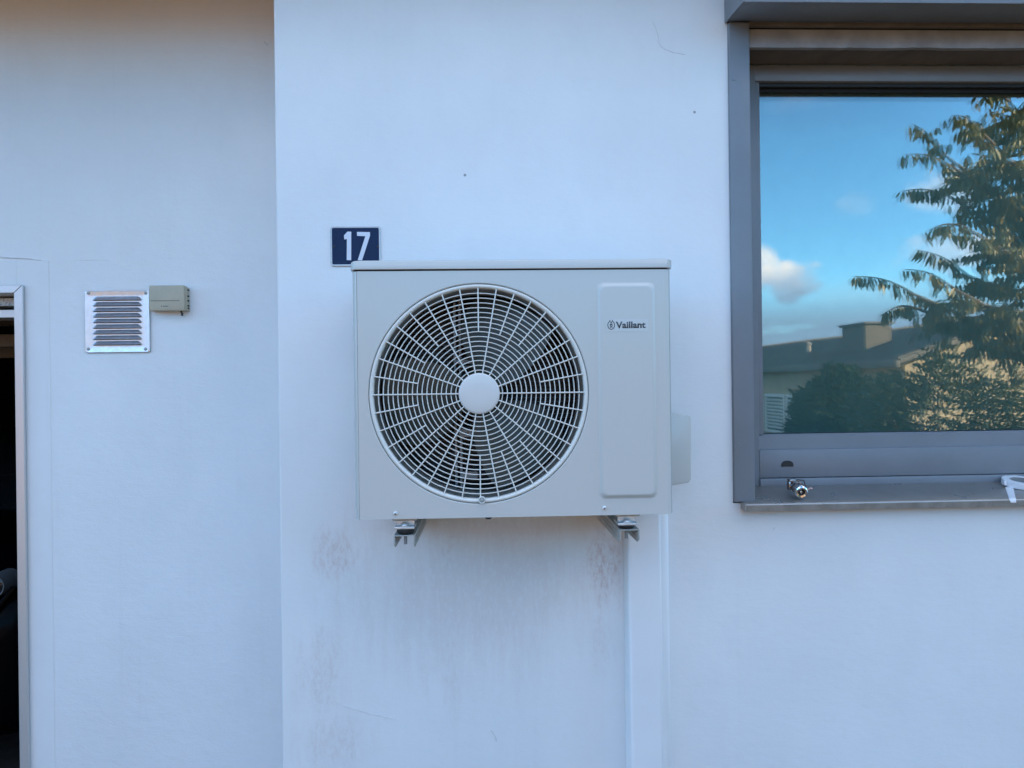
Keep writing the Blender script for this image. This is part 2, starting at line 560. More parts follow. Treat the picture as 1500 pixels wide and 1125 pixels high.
# ------------------------------------------------------------------ ground
b = MB()
ys = [12, 0.0, -3.6]
b.poly([(-60, 40, -0.02), (60, 40, -0.02), (60, -4.2, -0.02), (-60, -4.2, -0.02)][::-1])
tag(b.build('paving_bed', M_JOINT), None, None, kind='structure')
b = MB()
rows = [(-4.2, -0.02), (-9.0, -0.02), (-11.5, -0.9), (-60, -0.9), (-900, -0.9)]
for (ya, za), (yb, zb) in zip(rows, rows[1:]):
    b.poly([(-900, ya, za), (-900, yb, zb), (900, yb, zb), (900, ya, za)])
for x0, x1 in ((-900, -60), (60, 900)):
    b.poly([(x0, -4.2, -0.02), (x1, -4.2, -0.02), (x1, 900, -0.02), (x0, 900, -0.02)])
b.poly([(-60, 40, -0.02), (60, 40, -0.02), (60, 900, -0.02), (-60, 900, -0.02)])
tag(b.build('lawn', M_LAWN, smooth=False), None, None, kind='structure')
b = MB()                                    # pavers of the forecourt behind the camera, out of the frame
px_ = 0.40
for i in range(-11, 13):
    for j in range(0, 10):
        x = i * px_ + (0.2 if j % 2 else 0)
        y = -0.42 - j * px_
        dz = random.uniform(-0.002, 0.002)
        b.box(x + .004, x + px_ - .004, y - px_ + .004, y - .004, -0.02, 0.012 + dz)
pv = tag(b.build('paving', M_PAVE, smooth=False), None, None, kind='structure')

b = MB()                                    # unseen pale gravel, added to bounce warm sunlight up the walls
b.poly([(-45, -8.9, -0.014), (3.2, -8.9, -0.014), (3.2, -4.25, -0.014), (-45, -4.25, -0.014)])
tag(b.build('bounce_gravel', M_GRAVEL, smooth=False), None, None, kind='structure')

# ------------------------------------------------------------------ our house
XC = (at(402, 30, 0).x + at(413, 1110, 0).x) / 2          # corner between the two wall planes
WX0 = (at(1063, 45, 0).x + at(1076, 735, 0).x) / 2        # window opening, left
WX1 = WX0 + 1.52
WZ1 = CAM.z + 1.045
_s0, _s1 = at(1300, 708.5, 0.124), at(1250, 735.5, -0.038)
WZ0 = _s0.z + (_s1.z - _s0.z) * 0.124 / 0.162 - 0.009
house = thing('house', 'white rendered house front with grey framed window and open garage doorway', 'house', (0, 0.5, 0))
b = MB()
b.prism([(XC + .005, 0, -.02), (XC + .0018, .0012, -.02), (XC, .0045, -.02), (XC, .40, -.02), (WX0, .40, -.02), (WX0, 0, -.02)], (0, 0, SOFFIT_Z + .02))
b.box(WX0, WX1, 0.0, 0.30, -0.02, WZ0)
b.box(WX0, WX1, 0.0, 0.30, WZ1, SOFFIT_Z)
b.box(WX1, 7.0, 0, 0.30, -0.02, SOFFIT_Z)
b.build('wall', M_WALL, house, smooth=False)
GX1 = (at(26, 430, YL).x + at(28.5, 930, YL).x) / 2       # garage opening
GZ1 = at(10, 430, YL).z
GX0 = GX1 - 2.45
b = MB()
b.box(GX1, XC - 0.0005, YL, YL + 0.12, -0.02, SOFFIT_Z)
b.box(GX0, GX1, YL, YL + 0.12, GZ1, SOFFIT_Z)
b.box(-6.0, GX0, YL, YL + 0.12, -0.02, SOFFIT_Z)
b.build('wall', M_WALL2, house, smooth=False)
xs_ = at(76, 700, YL).x
b = MB()                                                   # smooth reveal strip round the doorway
b.box(GX1 + .0015, xs_, YL - .0014, YL + .01, -0.02, at(40, 380, YL).z - .002, .0012, 1)
b.box(GX0, GX1 + .0015, YL - .0014, YL + .01, GZ1 + .002, at(40, 380, YL).z - .002, .0012, 1)
b.build('render_surround', M_SMOOTH, house, smooth=False)
# metal angle round the doorway, mitred
tw = at(39.5, 600, YL).x - at(26.7, 600, YL).x
b = MB()
y0, y1 = YL - .014, YL - .0035
tz = GZ1 + tw * 0.93
b.prism([(GX1, y0, -0.01), (GX1 + tw, y0, -0.01), (GX1 + tw, y0, tz), (GX1, y0, GZ1)], (0, .0105, 0), .0015, 1)
b.build('door_frame_post', M_TRIM, house, smooth=False)
b = MB()
b.prism([(GX1 - .0006, y0, GZ1), (GX1 + tw - .0006, y0, tz), (GX0 - tw, y0, tz), (GX0, y0, GZ1)], (0, .0105, 0), .0015, 1)
b.build('door_frame_head', M_TRIM, house, smooth=False)
b = MB()
b.prism([(GX0, y0, -0.01), (GX0 - tw, y0, -0.01), (GX0 - tw, y0, tz), (GX0, y0, GZ1)], (0, .0105, 0), .0015, 1)
b.build('door_frame_post', M_TRIM, house, smooth=False)
# raised garage door seen edge on
YD = YL + 0.06
b = MB()
b.box(GX0 + .01, GX1 - .002, YD, YD + .10, at(10, 448, YD).z, at(10, 436.5, YD).z, .001, 1)
b.build('door_seal', M_CONC, house, smooth=False)
b = MB()
b.box(GX0 + .01, GX1 - .002, YD + .005, YD + .11, at(10, 465, YD).z, at(10, 453.5, YD).z, .001, 1)
b.build('overhead_door', M_TRIM, house, smooth=False)
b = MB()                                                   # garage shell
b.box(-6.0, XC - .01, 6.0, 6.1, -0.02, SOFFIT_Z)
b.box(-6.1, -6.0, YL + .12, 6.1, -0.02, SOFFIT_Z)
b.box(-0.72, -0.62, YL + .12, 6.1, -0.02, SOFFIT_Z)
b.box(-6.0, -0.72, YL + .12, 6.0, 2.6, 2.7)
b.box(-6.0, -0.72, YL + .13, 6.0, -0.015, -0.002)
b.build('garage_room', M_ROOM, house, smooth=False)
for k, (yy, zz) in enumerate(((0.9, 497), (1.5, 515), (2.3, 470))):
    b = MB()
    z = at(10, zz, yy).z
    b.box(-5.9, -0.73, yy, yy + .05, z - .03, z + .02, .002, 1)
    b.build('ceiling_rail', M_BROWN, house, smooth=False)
# roof and soffit
b = MB()
nb = 84
for i in range(nb):
    x0 = -6.2 + i * 0.165
    if x0 > 7.0:
        break
    b2 = MB()
    b2.box(x0, x0 + 0.161, -0.33, YL + .13 if x0 < XC - .17 else .3, SOFFIT_Z + .002, SOFFIT_Z + .02, .002, 1)
    b2.build('soffit_board', M_WOOD, house, smooth=False)
b.box(-6.3, 7.3, -0.355, -0.332, SOFFIT_Z - .004, SOFFIT_Z + .22, .003, 1)
b.build('fascia', M_FASCIA, house, smooth=False)
b = MB()
b.box(-6.3, 7.3, -0.330, 8.0, SOFFIT_Z + .022, SOFFIT_Z + .20)
b.box(7.0, 7.1, 0.31, 8.0, -0.02, SOFFIT_Z)
b.build('roof', M_ROOF, house, smooth=False)

# cracks in the render, thin dark hairlines
M_CRACK = mat('hairline_crack', (0.60, 0.59, 0.58), 0.9)


def crack(pts, Y, wdt, parent):
    b = MB()
    P = []
    for (px, py), (qx, qy) in zip(pts, pts[1:]):
        for k in range(5):
            t = k / 5
            P.append(at(px + (qx - px) * t + random.uniform(-1.2, 1.2), py + (qy - py) * t + random.uniform(-1, 1), Y - .0012))
    P.append(at(*pts[-1], Y - .0012))
    for i, (p, q) in enumerate(zip(P, P[1:])):
        d = (q - p).normalized()
        nrm = Vector((-d.z, 0, d.x)) * wdt * random.uniform(.35, 1)
        b.prism([p - nrm, q - nrm, q + nrm, p + nrm], (0, .002, 0))
    b.build('crack', M_CRACK, parent, smooth=False)


crack([(957, 30), (963, 48), (968, 68), (983, 76), (1004, 80)], 0, .0004, house)
crack([(493, 1030), (515, 1038), (540, 1046), (582, 1053)], 0, .0006, house)
crack([(720, 1070), (727, 1086)], 0, .0012, house)
crack([(0, 377.5), (25, 378.5), (60, 381)], YL - .002, .0009, house)
crack([(108, 380), (160, 382)], YL, .0006, house)
crack([(386, 61), (392, 66)], YL, .0016, house)
crack([(1133, 776.5), (1136, 773)], 0, .0016, house)

# ------------------------------------------------------------------ window of the house
YGd = -0.012
gx0, gx1 = WX0, (at(1097.5, 42, YGd).x + at(1107, 735, YGd).x) / 2
gz0, gz1 = at(1090, 735.5, YGd).z, WZ1 - .012
YF = 0.13                        # planes of the fixed frame and the sash
# outer frame = the window part itself
ztop_f = at(1300, 95.5, YF).z
zbot_f = at(1300, 708, YF).z - .012
fz_g = at(1300, 656, YF).z
fz_top2 = at(1300, 119, YF).z
fx1 = (at(1108.5, 250, YF).x + at(1111, 600, YF).x) / 2
b = MB()
b.box(gx0 + .004, fx1, YF, YF + .07, zbot_f, ztop_f, .002, 2)
b.box(WX1 - .07, WX1 - .004, YF, YF + .07, zbot_f, ztop_f, .002, 2)
b.box(fx1 - .001, WX1 - .069, YF + .0003, YF + .07, fz_top2, ztop_f, .003, 2)
window = b.build('window', M_FRAME, house)
b = MB()                                    # lower frame rail with its steps
b.box(fx1 - .001, WX1 - .069, YF - .002, YF + .07, at(1300, 697, YF).z, fz_g, .003, 2)
b.box(fx1 - .001, WX1 - .069, YF - .006, YF + .07, zbot_f, at(1300, 697.8, YF).z, .002, 2)
b.build('frame_rail', M_FRAME, window)
# sash round the glass
gl_l = (at(1108, 138, YG).x + at(1113.3, 633, YG).x) / 2
gl_b = at(1300, 633, YG).z
gl_t = at(1300, 128, YG).z
b = MB()
b.loft([[(fx1 - .001, YF + .012, fz_g - .001), (WX1 - .069, YF + .012, fz_g - .001), (WX1 - .069, YF + .07, fz_g - .001), (fx1 - .001, YF + .07, fz_g - .001)],
        [(fx1 - .001, YF + .014, gl_b - .004), (WX1 - .069, YF + .014, gl_b - .004), (WX1 - .069, YF + .07, gl_b - .004), (fx1 - .001, YF + .07, gl_b - .004)],
        [(fx1 - .001, YF + .019, gl_b), (WX1 - .069, YF + .019, gl_b), (WX1 - .069, YF + .07, gl_b), (fx1 - .001, YF + .07, gl_b)]])
b.build('sash_rail', M_FRAME, window)
b = MB()
b.box(fx1 - .002, gl_l, YF + .010, YF + .07, gl_b, fz_top2 + .001, .002, 2)
b.build('sash_stile', M_FRAME, window)
b = MB()
zb1, zb2 = at(1300, 120, YG - .02).z, at(1300, 127.5, YG - .02).z
b.box(gl_l, WX1 - .069, YG - .022, YG - .0005, zb2, fz_top2 + .001)
b.build('gasket', M_BLACK, window, smooth=False)
b = MB()
b.box(gl_l, WX1 - .069, YG - .006, YG - .0004, at(1300, 135.5, YG - .006).z, zb2, .001, 1)
b.build('glazing_bead', M_DARK, window, smooth=False)
b = MB()
b.box(gl_l, WX1 - .069, YG - .003, YG - .001, gl_b, gl_b + .0025)
b.build('gasket', M_BLACK, window, smooth=False)
# double glazing
b = MB()
b.box(gl_l - .002, WX1 - .068, YG, YG + .004, gl_b - .006, gl_t + .006)
b.build('pane', M_GLASS, window, smooth=False)
b = MB()
b.box(gl_l - .002, WX1 - .068, YG + .020, YG + .024, gl_b - .006, gl_t + .006, M=None)
ip = b.build('pane', M_GLASSIN, window, smooth=False)
ip.rotation_euler = (R(0.05), 0, R(0.07))
# added sheet that gives the glass its haze, and the room itself
b = MB()
b.box(gl_l - .06, WX1 - .01, 0.36, 0.365, WZ0, WZ1 + .1)
b.build('veil_sheet', M_VEIL, window, smooth=False)
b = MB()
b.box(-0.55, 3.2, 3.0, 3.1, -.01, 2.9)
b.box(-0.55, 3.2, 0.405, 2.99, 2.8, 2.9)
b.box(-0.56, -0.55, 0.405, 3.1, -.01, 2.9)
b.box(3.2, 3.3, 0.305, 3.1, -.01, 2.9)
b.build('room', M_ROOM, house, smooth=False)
# guide rails of the roller shutter
for side in (0, 1):
    b = MB()
    xa, xb = (gx0, gx1) if side == 0 else (WX1 - (gx1 - gx0), WX1)
    b.box(xa, xb, YGd, YF - .001, gz0, gz1, .003, 3)
    g = b.build('guide_rail', M_FRAME, window)
for (px, py) in ((1075, 117), (1083, 650)):
    b = MB()
    p = at(px, py, YGd)
    b.lathe([(.003, 0), (.0028, -.001), (.001, -.0018)], (p.x, YGd - .0001, p.z), (0, 1, 0), 12)
    b.build('rivet', M_FRAME, window)
# shutter box
YB = -0.147
zb = CAM.z + 1.012
pa, pb = at(1088, 4, YB), at(1064, 35, 0)
b = MB()
bx1 = WX1 + .03
fz_ = at(1300, 4, YB).z
b.prism([(gx0 - .004, YB, fz_ + .19), (gx0 - .004, YB, fz_), (gx0 - .004, -.004, WZ1 - .008), (gx0 - .004, -.004, fz_ + .19)], (bx1 - gx0, 0, 0), .002, 2)
b.build('shutter_box', M_FRAME, window)
b = MB()
b.prism([(gx0 - .0085, YB - .002, fz_ + .192), (gx0 - .0085, YB - .002, fz_ - .002), (gx0 - .0085, -.003, WZ1 - .011), (gx0 - .0085, -.003, fz_ + .192)], (.004, 0, 0), .0008, 1)
b.build('box_end_cap', M_FRAME, window)
# slot, shutter slat ends, boards under the box
b = MB()
b.box(gx1 - .001, WX1 - .05, -.002, .012, at(1300, 39.2, 0).z, at(1300, 33.5, 0).z, .001, 1)
b.build('shutter_slat', M_BROWN, window)
b = MB()
b.box(gx1 - .001, WX1 - .05, .030, .05, at(1300, 46, .03).z, WZ1 - .001)
b.build('slot_lining', M_DARK, window, smooth=False)
b = MB()
zt, zl = at(1300, 44, .012).z, at(1300, 70.5, .012).z
xx0, xx1 = gx1 - .001, WX1 - .05
n = 60
top, bot = [], []
for i in range(n + 1):
    x = xx0 + (xx1 - xx0) * i / n
    bot.append((x, .012, zl + .0035 * (mnoise.noise((x * 9, 0, 0)) + .6 * mnoise.noise((x * 37, 3, 0))) + .002 * (x - xx0)))
b.prism([(xx0, .012, zt), (xx1, .012, zt)] + bot[::-1], (0, .016, 0))
b.build('cover_board', M_BOARD, window, smooth=False)
b = MB()
b.prism([(xx0, .028, zl + .012), (xx0, YF + .002, ztop_f + .002), (xx0, YF + .002, ztop_f + .04), (xx0, .028, zl + .03)], (xx1 - xx0, 0, 0))
b.build('head_lining', M_BROWN, window, smooth=False)
# drain cap
b = MB()
pc = at(1153, 678.5, YF - .002)
w2, h2 = .0205, .0165
pts = [(pc.x - w2, YF - .002, pc.z - h2 / 2)]
for k in range(9):
    a = math.pi - math.pi * k / 8
    pts.append((pc.x + w2 * .93 * math.cos(a), YF - .002, pc.z - h2 / 2 + h2 * math.sin(a) ** .7))
pts.append((pc.x + w2, YF - .002, pc.z - h2 / 2))
b.prism(pts, (0, -.004, 0), .0008, 1)
b.build('drain_cap', M_BLACK, window)
# sill: sloping sheet with a turned down front edge
SY0, SY1 = YF - .006, -0.038
sz0 = at(1300, 708.5, SY0).z
fl = at(1250, 735.5, SY1)
sz1 = fl.z
lipz = at(1250, 746.5, SY1).z
sxl = at(1093, 740, SY1).x
b = MB()
b.prism([(sxl, SY0, sz0), (sxl, SY1 + .0045, sz1 + .0009), (sxl, SY1 + .0015, sz1 - .0004), (sxl, SY1, sz1 - .0030), (sxl, SY1, lipz), (sxl, SY1 + .003, lipz), (sxl, SY1 + .003, sz1 - .005), (sxl, SY0, sz0 - .006)],
        (WX1 + .02 - sxl, 0, 0), .0006, 1)
b.build('sill', M_SILL, window)
b = MB()
b.box(sxl, WX1 + .02, SY1 - .0012, SY1 - .0001, lipz - .0005, sz1 - .0042, .0003, 1)
b.build('sill_lip', M_LIP, window)
b = MB()
b.prism([(sxl - .003, -.002, sz1 + .005), (sxl - .003, SY1 - .001, sz1 + .002), (sxl - .003, SY1 - .001, lipz - .002), (sxl - .003, -.002, lipz + .004)], (.0027, 0, 0), .0005, 1)
b.build('sill_end', M_SILL, window)


def sill_z(y):
    return sz0 + (sz1 - sz0) * (y - SY0) / (SY1 - SY0)


# ------------------------------------------------------------------ air conditioner outdoor unit
YU = -0.365
XL, XR = at(515.5, 575, YU).x, at(986.6, 575, YU).x
ZT, ZB = at(750, 380, YU).z, at(750, 757.3, YU).z
ZS = at(750, 393.8, YU).z                       # seam below the lid
FC = at(702, 576.5, YU)
ac = thing('air_conditioner', 'beige white outdoor air conditioning unit with round fan grille mounted on the wall', 'air conditioner', (0.02, -0.2, ZB))
DB = -0.065                                     # back plane
ca, cb_ = .0165, .030


def outline(grow=0.0):
    """front outline in plan from the left rear to the right rear, rounded front corners"""
    P = [(XL - grow, DB)]
    for k in range(6):
        a = math.pi / 2 * k / 5
        P.append((XL - grow + ca * (1 - math.cos(a)), YU - grow + cb_ * (1 - math.sin(a))))
    for k in range(6):
        a = math.pi / 2 * (1 - k / 5)
        P.append((XR + grow - ca * (1 - math.cos(a)), YU - grow + cb_ * (1 - math.sin(a))))
    P.append((XR + grow, DB))
    return P


# front panel with the round opening, wrapping the left corner
RO = .2579
b = MB()
bm = b.bm
xa, xb, za, zb_ = XL + ca, XR - ca, ZB, ZS - .0035
angs = sorted(set([2 * math.pi * k / 120 for k in range(120)] + [math.atan2(z - FC.z, x - FC.x) % (2 * math.pi) for x in (xa, xb) for z in (za, zb_)]))
inner, outer, deep, mid = [], [], [], []
for a in angs:
    c, s_ = math.cos(a), math.sin(a)
    tt = min(((xb if c > 0 else xa) - FC.x) / c if abs(c) > 1e-9 else 1e9, ((zb_ if s_ > 0 else za) - FC.z) / s_ if abs(s_) > 1e-9 else 1e9)
    outer.append(bm.verts.new((FC.x + c * tt, YU, FC.z + s_ * tt)))
    inner.append(bm.verts.new((FC.x + c * (RO + .0022), YU, FC.z + s_ * (RO + .0022))))
    mid.append(bm.verts.new((FC.x + c * RO, YU + .0022, FC.z + s_ * RO)))
    deep.append(bm.verts.new((FC.x + c * RO, YU + .013, FC.z + s_ * RO)))
n = len(angs)
for i in range(n):
    j = (i + 1) % n
    bm.faces.new((inner[i], inner[j], outer[j], outer[i]))
    bm.faces.new((mid[i], mid[j], inner[j], inner[i]))
    bm.faces.new((deep[i], deep[j], mid[j], mid[i]))
ol = outline()
bmesh.ops.recalc_face_normals(bm, faces=bm.faces)
q5, q6 = ol[5], ol[6]
cut = [(q5[0] + (q6[0] - q5[0]) * t, q5[1] + (q6[1] - q5[1]) * t) for t in (.40, .54)]
for seq in (ol[0:6] + cut[:1] + [(cut[0][0] + .0002, cut[0][1] + .004)], [(cut[1][0], cut[1][1] + .004)] + cut[1:] + ol[6:7], ol[7:10]):   # rounded corners with the sheet joint
    b.loft([[(x, y, z) for x, y in seq] for z in (za, zb_)], caps=False, close=False)
b.build('front_panel', M_AC, ac, angle=30)
# right side panel with its ribs
b = MB()
P = [ol[9], ol[10], ol[11], ol[12], (ol[13][0], ol[13][1])]
P = [(P[0][0] + .0004, P[0][1] + .0005)] + P[1:]
rings = []
for z in (ZB + .001, ZB + .004, ZS - .006, ZS - .0035):
    rings.append([(x, y, z) for x, y in P] + [(XR - .006, DB, z), (XR - .0075, YU + .030, z)])
b.loft(rings)
b.build('side_panel', M_AC, ac, angle=50)
# bottom pan and top
b = MB()
b.loft([[(x, y, z) for x, y in outline(-.004)] for z in (ZB + .001, ZB + .012)])
b.build('base_pan', M_AC, ac)
b = MB()
rings = []
for g, z in ((.0005, ZS), (.0030, ZS + .0006), (.0032, ZS + .003), (.0030, ZT - .004), (.0005, ZT - .0012), (-.004, ZT)):
    rings.append([(x, y, z) for x, y in outline(g)])
b.loft(rings)
lid = b.build('lid', M_AC, ac, angle=42)
b = MB()                                         # dark seam under the lid
b.loft([[(x, y, z) for x, y in outline(-.003)] for z in (ZS - .006, ZS + .001)])
b.build('seam', M_DARK, ac, smooth=False)
for k in range(4):                               # little ribs on the lid's right corner
    b = MB()
    q = ol[8 + k]
    nx = (q[0] - (XR - ca)) / ca
    ny = (q[1] - (YU + cb_)) / cb_
    b.box(-.0010, .0010, -.0012, .0014, ZS + .0075, ZT - .0025, .0005, 1, M=Matrix.Translation((q[0] + .0036 * nx, q[1] + .0036 * ny, 0)))
    b.build('lid_rib', M_AC, ac)
# raised service panel
b = MB()
sx0, sx1, sz0_, sz1_ = at(875, 570, YU).x, at(962.5, 570, YU).x, at(918, 731, YU).z, at(918, 413, YU).z


def rrect(x0, x1, z0, z1, r, y, seg=6):
    P = []
    for cx, cz, a0 in ((x1 - r, z1 - r, 0), (x0 + r, z1 - r, 90), (x0 + r, z0 + r, 180), (x1 - r, z0 + r, 270)):
        for k in range(seg + 1):
            a = R(a0 + 90 * k / seg)
            P.append(Vector((cx + r * math.cos(a), y, cz + r * math.sin(a))))
    return P


rings = []
for k in range(8):
    t = k / 7
    inset = .0125 * t
    h = .0062 * (0.5 - 0.5 * math.cos(math.pi * t))
    rings.append(rrect(sx0 + inset, sx1 - inset, sz0_ + inset, sz1_ - inset, .016 - inset * .35, YU - h + .0001))
for e_ in (.0012, .0024):
    rings.append(rrect(sx0 + .0125 + e_, sx1 - .0125 - e_, sz0_ + .0125 + e_, sz1_ - .0125 - e_, .0105, YU - .0061))
b.loft(rings, caps=False)
b.poly(rings[-1])
bmesh.ops.remove_doubles(b.bm, verts=b.bm.verts, dist=1e-6)
bmesh.ops.recalc_face_normals(b.bm, faces=b.bm.faces)
sp = b.build('service_panel', M_AC, ac, angle=60)
if sp.data.polygons[-1].normal.y > 0:
    sp.data.flip_normals()
YP = YU - .0061
# sticker, emblem and lettering
b = MB()
s0, s1 = at(888.5, 485.5, YP), at(949, 467, YP)
b.loft([rrect(s0.x, s1.x, s0.z, s1.z, .002, YP - .0001), rrect(s0.x, s1.x, s0.z, s1.z, .002, YP - .0005)])
sticker = b.build('sticker', M_STICK, ac, smooth=False)
t0, t1 = at(902, 481, YP), at(945.5, 470.7, YP)
text_mesh('Vaillant', t0.x, t1.x, t0.z, t1.z, YP - .0006, .0003, M_PRINT, 'lettering', sticker, bold=.03)
e0, e1 = at(889.8, 483, YP), at(900.6, 469.6, YP)
ex, ez, eax, eaz = (e0.x + e1.x) / 2, (e0.z + e1.z) / 2, (e1.x - e0.x) / 2, (e1.z - e0.z) / 2
b = MB()
ye = YP - .0006
ring_o, ring_i = [], []
for k in range(36):
    a = R(90 + 22 + (360 - 44) * k / 35)
    ring_o.append(Vector((ex + eax * math.cos(a), ye, ez + eaz * math.sin(a))))
    ring_i.append(Vector((ex + eax * .80 * math.cos(a), ye, ez + eaz * .84 * math.sin(a))))
for i in range(35):
    b.prism([ring_o[i], ring_o[i + 1], ring_i[i + 1], ring_i[i]], (0, -.0003, 0))


def blob(cx, cz, rx, rz, rot=0.0):
    P = []
    for k in range(14):
        a = 2 * math.pi * k / 14
        x, z = rx * math.cos(a), rz * math.sin(a)
        P.append(Vector((ex + eax * (cx + x * math.cos(rot) - z * math.sin(rot)), ye, ez + eaz * (cz + x * math.sin(rot) + z * math.cos(rot)))))
    b.prism(P, (0, -.0003, 0))


blob(-.30, .93, .10, .26, R(28))
blob(.30, .93, .10, .26, R(-28))
blob(0, .58, .2, .16)
blob(0, .18, .34, .17)
blob(-.24, -.05, .10, .22, R(20))
blob(.24, -.05, .10, .22, R(-20))
blob(0, -.32, .24, .10)
blob(-.22, -.48, .09, .2, R(-15))
blob(.22, -.48, .09, .2, R(15))
b.build('emblem', M_PRINT, sticker, smooth=False)
# fan guard
YR = YU + .004
b = MB()
prof = [(.2568, .010), (.2568, -.0005), (.2555, -.0032), (.2530, -.0045), (.2500, -.0040), (.2480, -.0020), (.2466, .002), (.2462, .010)]
b.ringlathe(prof, (FC.x, YR, FC.z), (0, 1, 0), 120)
guard = b.build('fan_guard', M_GUARD, ac)
Rg = .2470
Rh = .0482
NR = 17
dr = (Rg - Rh) / 17.6
for k in range(1, NR + 1):
    r = Rg - dr * k
    b = MB()
    hw = .00112
    b.ringlathe([(r - hw, .0045), (r - hw, .0005), (r - hw * .5, -.0002), (r + hw * .5, -.0002), (r + hw, .0005), (r + hw, .0045)], (FC.x, YU + .004, FC.z), (0, 1, 0), 72)
    b.build('ring_bar', M_GUARD, guard)
for long_ in (1, 0):
    ri = Rh - .002 if long_ else Rg - dr * 9 - .001
    b = MB()
    hw = .00148
    b.box(ri, Rg + .002, -.0030, .0035, -hw, hw, .0007, 1)
    me = bpy.data.meshes.new('spoke_bar')
    b.bm.to_mesh(me)
    b.bm.free()
    me.materials.append(M_GUARD)
    for k in range(18):
        th = R(20 * k + (0 if long_ else 10))
        link('spoke_bar', me, guard, Vector((FC.x, YU + .004, FC.z)), Euler((0, -th, 0)))
b = MB()
b.lathe([(Rh, .006), (Rh, -.0015), (Rh - .0012, -.0035), (Rh - .005, -.0048), (.02, -.0056), (.0001, -.0058)], (FC.x, YU + .003, FC.z), (0, 1, 0), 64)
b.build('guard_hub', M_HUB, guard, angle=50)


def screw(name, px, py, Y, r, m, parent, dome=.35):
    p = at(px, py, Y)
    b = MB()
    b.lathe([(r * 1.25, 0), (r * 1.25, -.0006), (r, -.0007), (r * .92, -r * dome * .8), (r * .55, -r * dome * 1.3), (.0001, -r * dome * 1.45)], (p.x, Y, p.z), (0, 1, 0), 20)
    o = b.build(name, m, parent)
    b = MB()
    y = Y - r * dome * 1.35 - .0007
    for a in (0.4, 0.4 + math.pi / 2):
        b.box(-r * .5, r * .5, -.0004, .0012, -r * .09, r * .09, M=Matrix.Translation((p.x, y, p.z)) @ Matrix.Rotation(a, 4, 'Y'))
    b.build('screw_slot', M_BLACK, o if parent.parent is None else parent, smooth=False)
    return o


screw('screw', 579.3, 752, YU, .0048, M_ZINC, ac, .6)
screw('screw', 885.3, 744, YU, .0048, M_ZINC, ac, .6)
p = at(706, 732.3, YU)
b = MB()
b.lathe([(.0085, .006), (.0085, -.003), (.0072, -.0045), (.0060, -.0030), (.0060, -.001), (.0001, -.001)], (p.x, YU - .001, p.z), (0, 1, 0), 24)
b.build('screw_boss', M_GUARD, guard)
b = MB()
b.lathe([(.0052, .0), (.005, -.0018), (.003, -.003), (.0001, -.0032)], (p.x, YU - .0022, p.z), (0, 1, 0), 16)
b.build('screw', M_MOTOR, guard)
# shroud, fan, motor carrier, coil
b = MB()
prof = [(.2600, .012), (.2475, .012), (.2470, .025), (.2440, .055), (.2425, .085), (.2440, .115), (.256, .13), (.2600, .13)]
b.ringlathe(prof, (FC.x, YU, FC.z), (0, 1, 0), 96)
b.build('fan_shroud', M_SHROUD, ac)
b = MB()                                        # plate between shroud and casing
b.box(XL + .006, XR - .008, DB - .028, DB - .002, ZB + .013, ZS - .008)
b.box(XL + .004, XL + .008, YU + .03, DB, ZB + .013, ZS - .008)
b.box(FC.x + .275, FC.x + .279, YU + .02, DB - .03, ZB + .013, ZS - .008)
b.build('inner_shell', M_COIL, ac, smooth=False)
b = MB()
nf = 46
for k in range(nf):
    z = FC.z - .25 + .5 * k / (nf - 1)
    b.box(FC.x - .26, FC.x + .27, DB - .045, DB - .030, z - .0012, z + .0012)
b.build('coil', mat('coil_tube', (0.06, 0.065, 0.07), 0.4, metal=.5), ac, smooth=False)
blades = []
for kb in range(3):
    b = MB()
    nu, nv = 14, 9
    V = []
    for i in range(nu + 1):
        row = []
        for j in range(nv + 1):
            u, v = i / nu, j / nv
            r = .052 + .183 * v
            lead = R(6 + 26 * v)
            trail = R(96 - 12 * v + 10 * math.sin(v * math.pi))
            th = R(120 * kb + 8) + lead + (trail - lead) * u
            yy = YU + .052 + .066 * u * (0.55 + .45 * v) - .010 * math.sin(u * math.pi)
            row.append(b.bm.verts.new((FC.x + r * math.cos(th), yy, FC.z + r * math.sin(th))))
        V.append(row)
    for i in range(nu):
        for j in range(nv):
            b.bm.faces.new((V[i][j], V[i + 1][j], V[i + 1][j + 1], V[i][j + 1]))
    r_ = bmesh.ops.extrude_face_region(b.bm, geom=b.bm.faces[:])
    for v in [g for g in r_['geom'] if isinstance(g, bmesh.types.BMVert)]:
        v.co.y += .0028
    bmesh.ops.recalc_face_normals(b.bm, faces=b.bm.faces)
    b.build('fan_blade', M_BLADE, ac)
b = MB()
b.lathe([(.055, .11), (.056, .05), (.05, .042), (.0001, .040)], (FC.x, YU, FC.z), (0, 1, 0), 40)
b.build('fan_hub', M_BLADE, ac)
b = MB()
ym = YU + .175
for px in (667, 674.5):
    q = at(px, 575, ym)
    b.box(q.x - .0035, q.x + .0035, ym, ym + .012, FC.z - .25, FC.z + .25, .001, 1)
for (xa_, xb2, ya_, yb_) in ((668, 716, 527, 533), (672, 712, 536, 539), (672, 700, 628, 640), (674, 700, 690, 700)):
    q, s_ = at(xa_, ya_, ym), at(xb2, yb_, ym)
    b.box(q.x, s_.x, ym - .012, ym - .001, s_.z, q.z, .001, 1)
b.build('motor_carrier', M_MOTOR, ac)
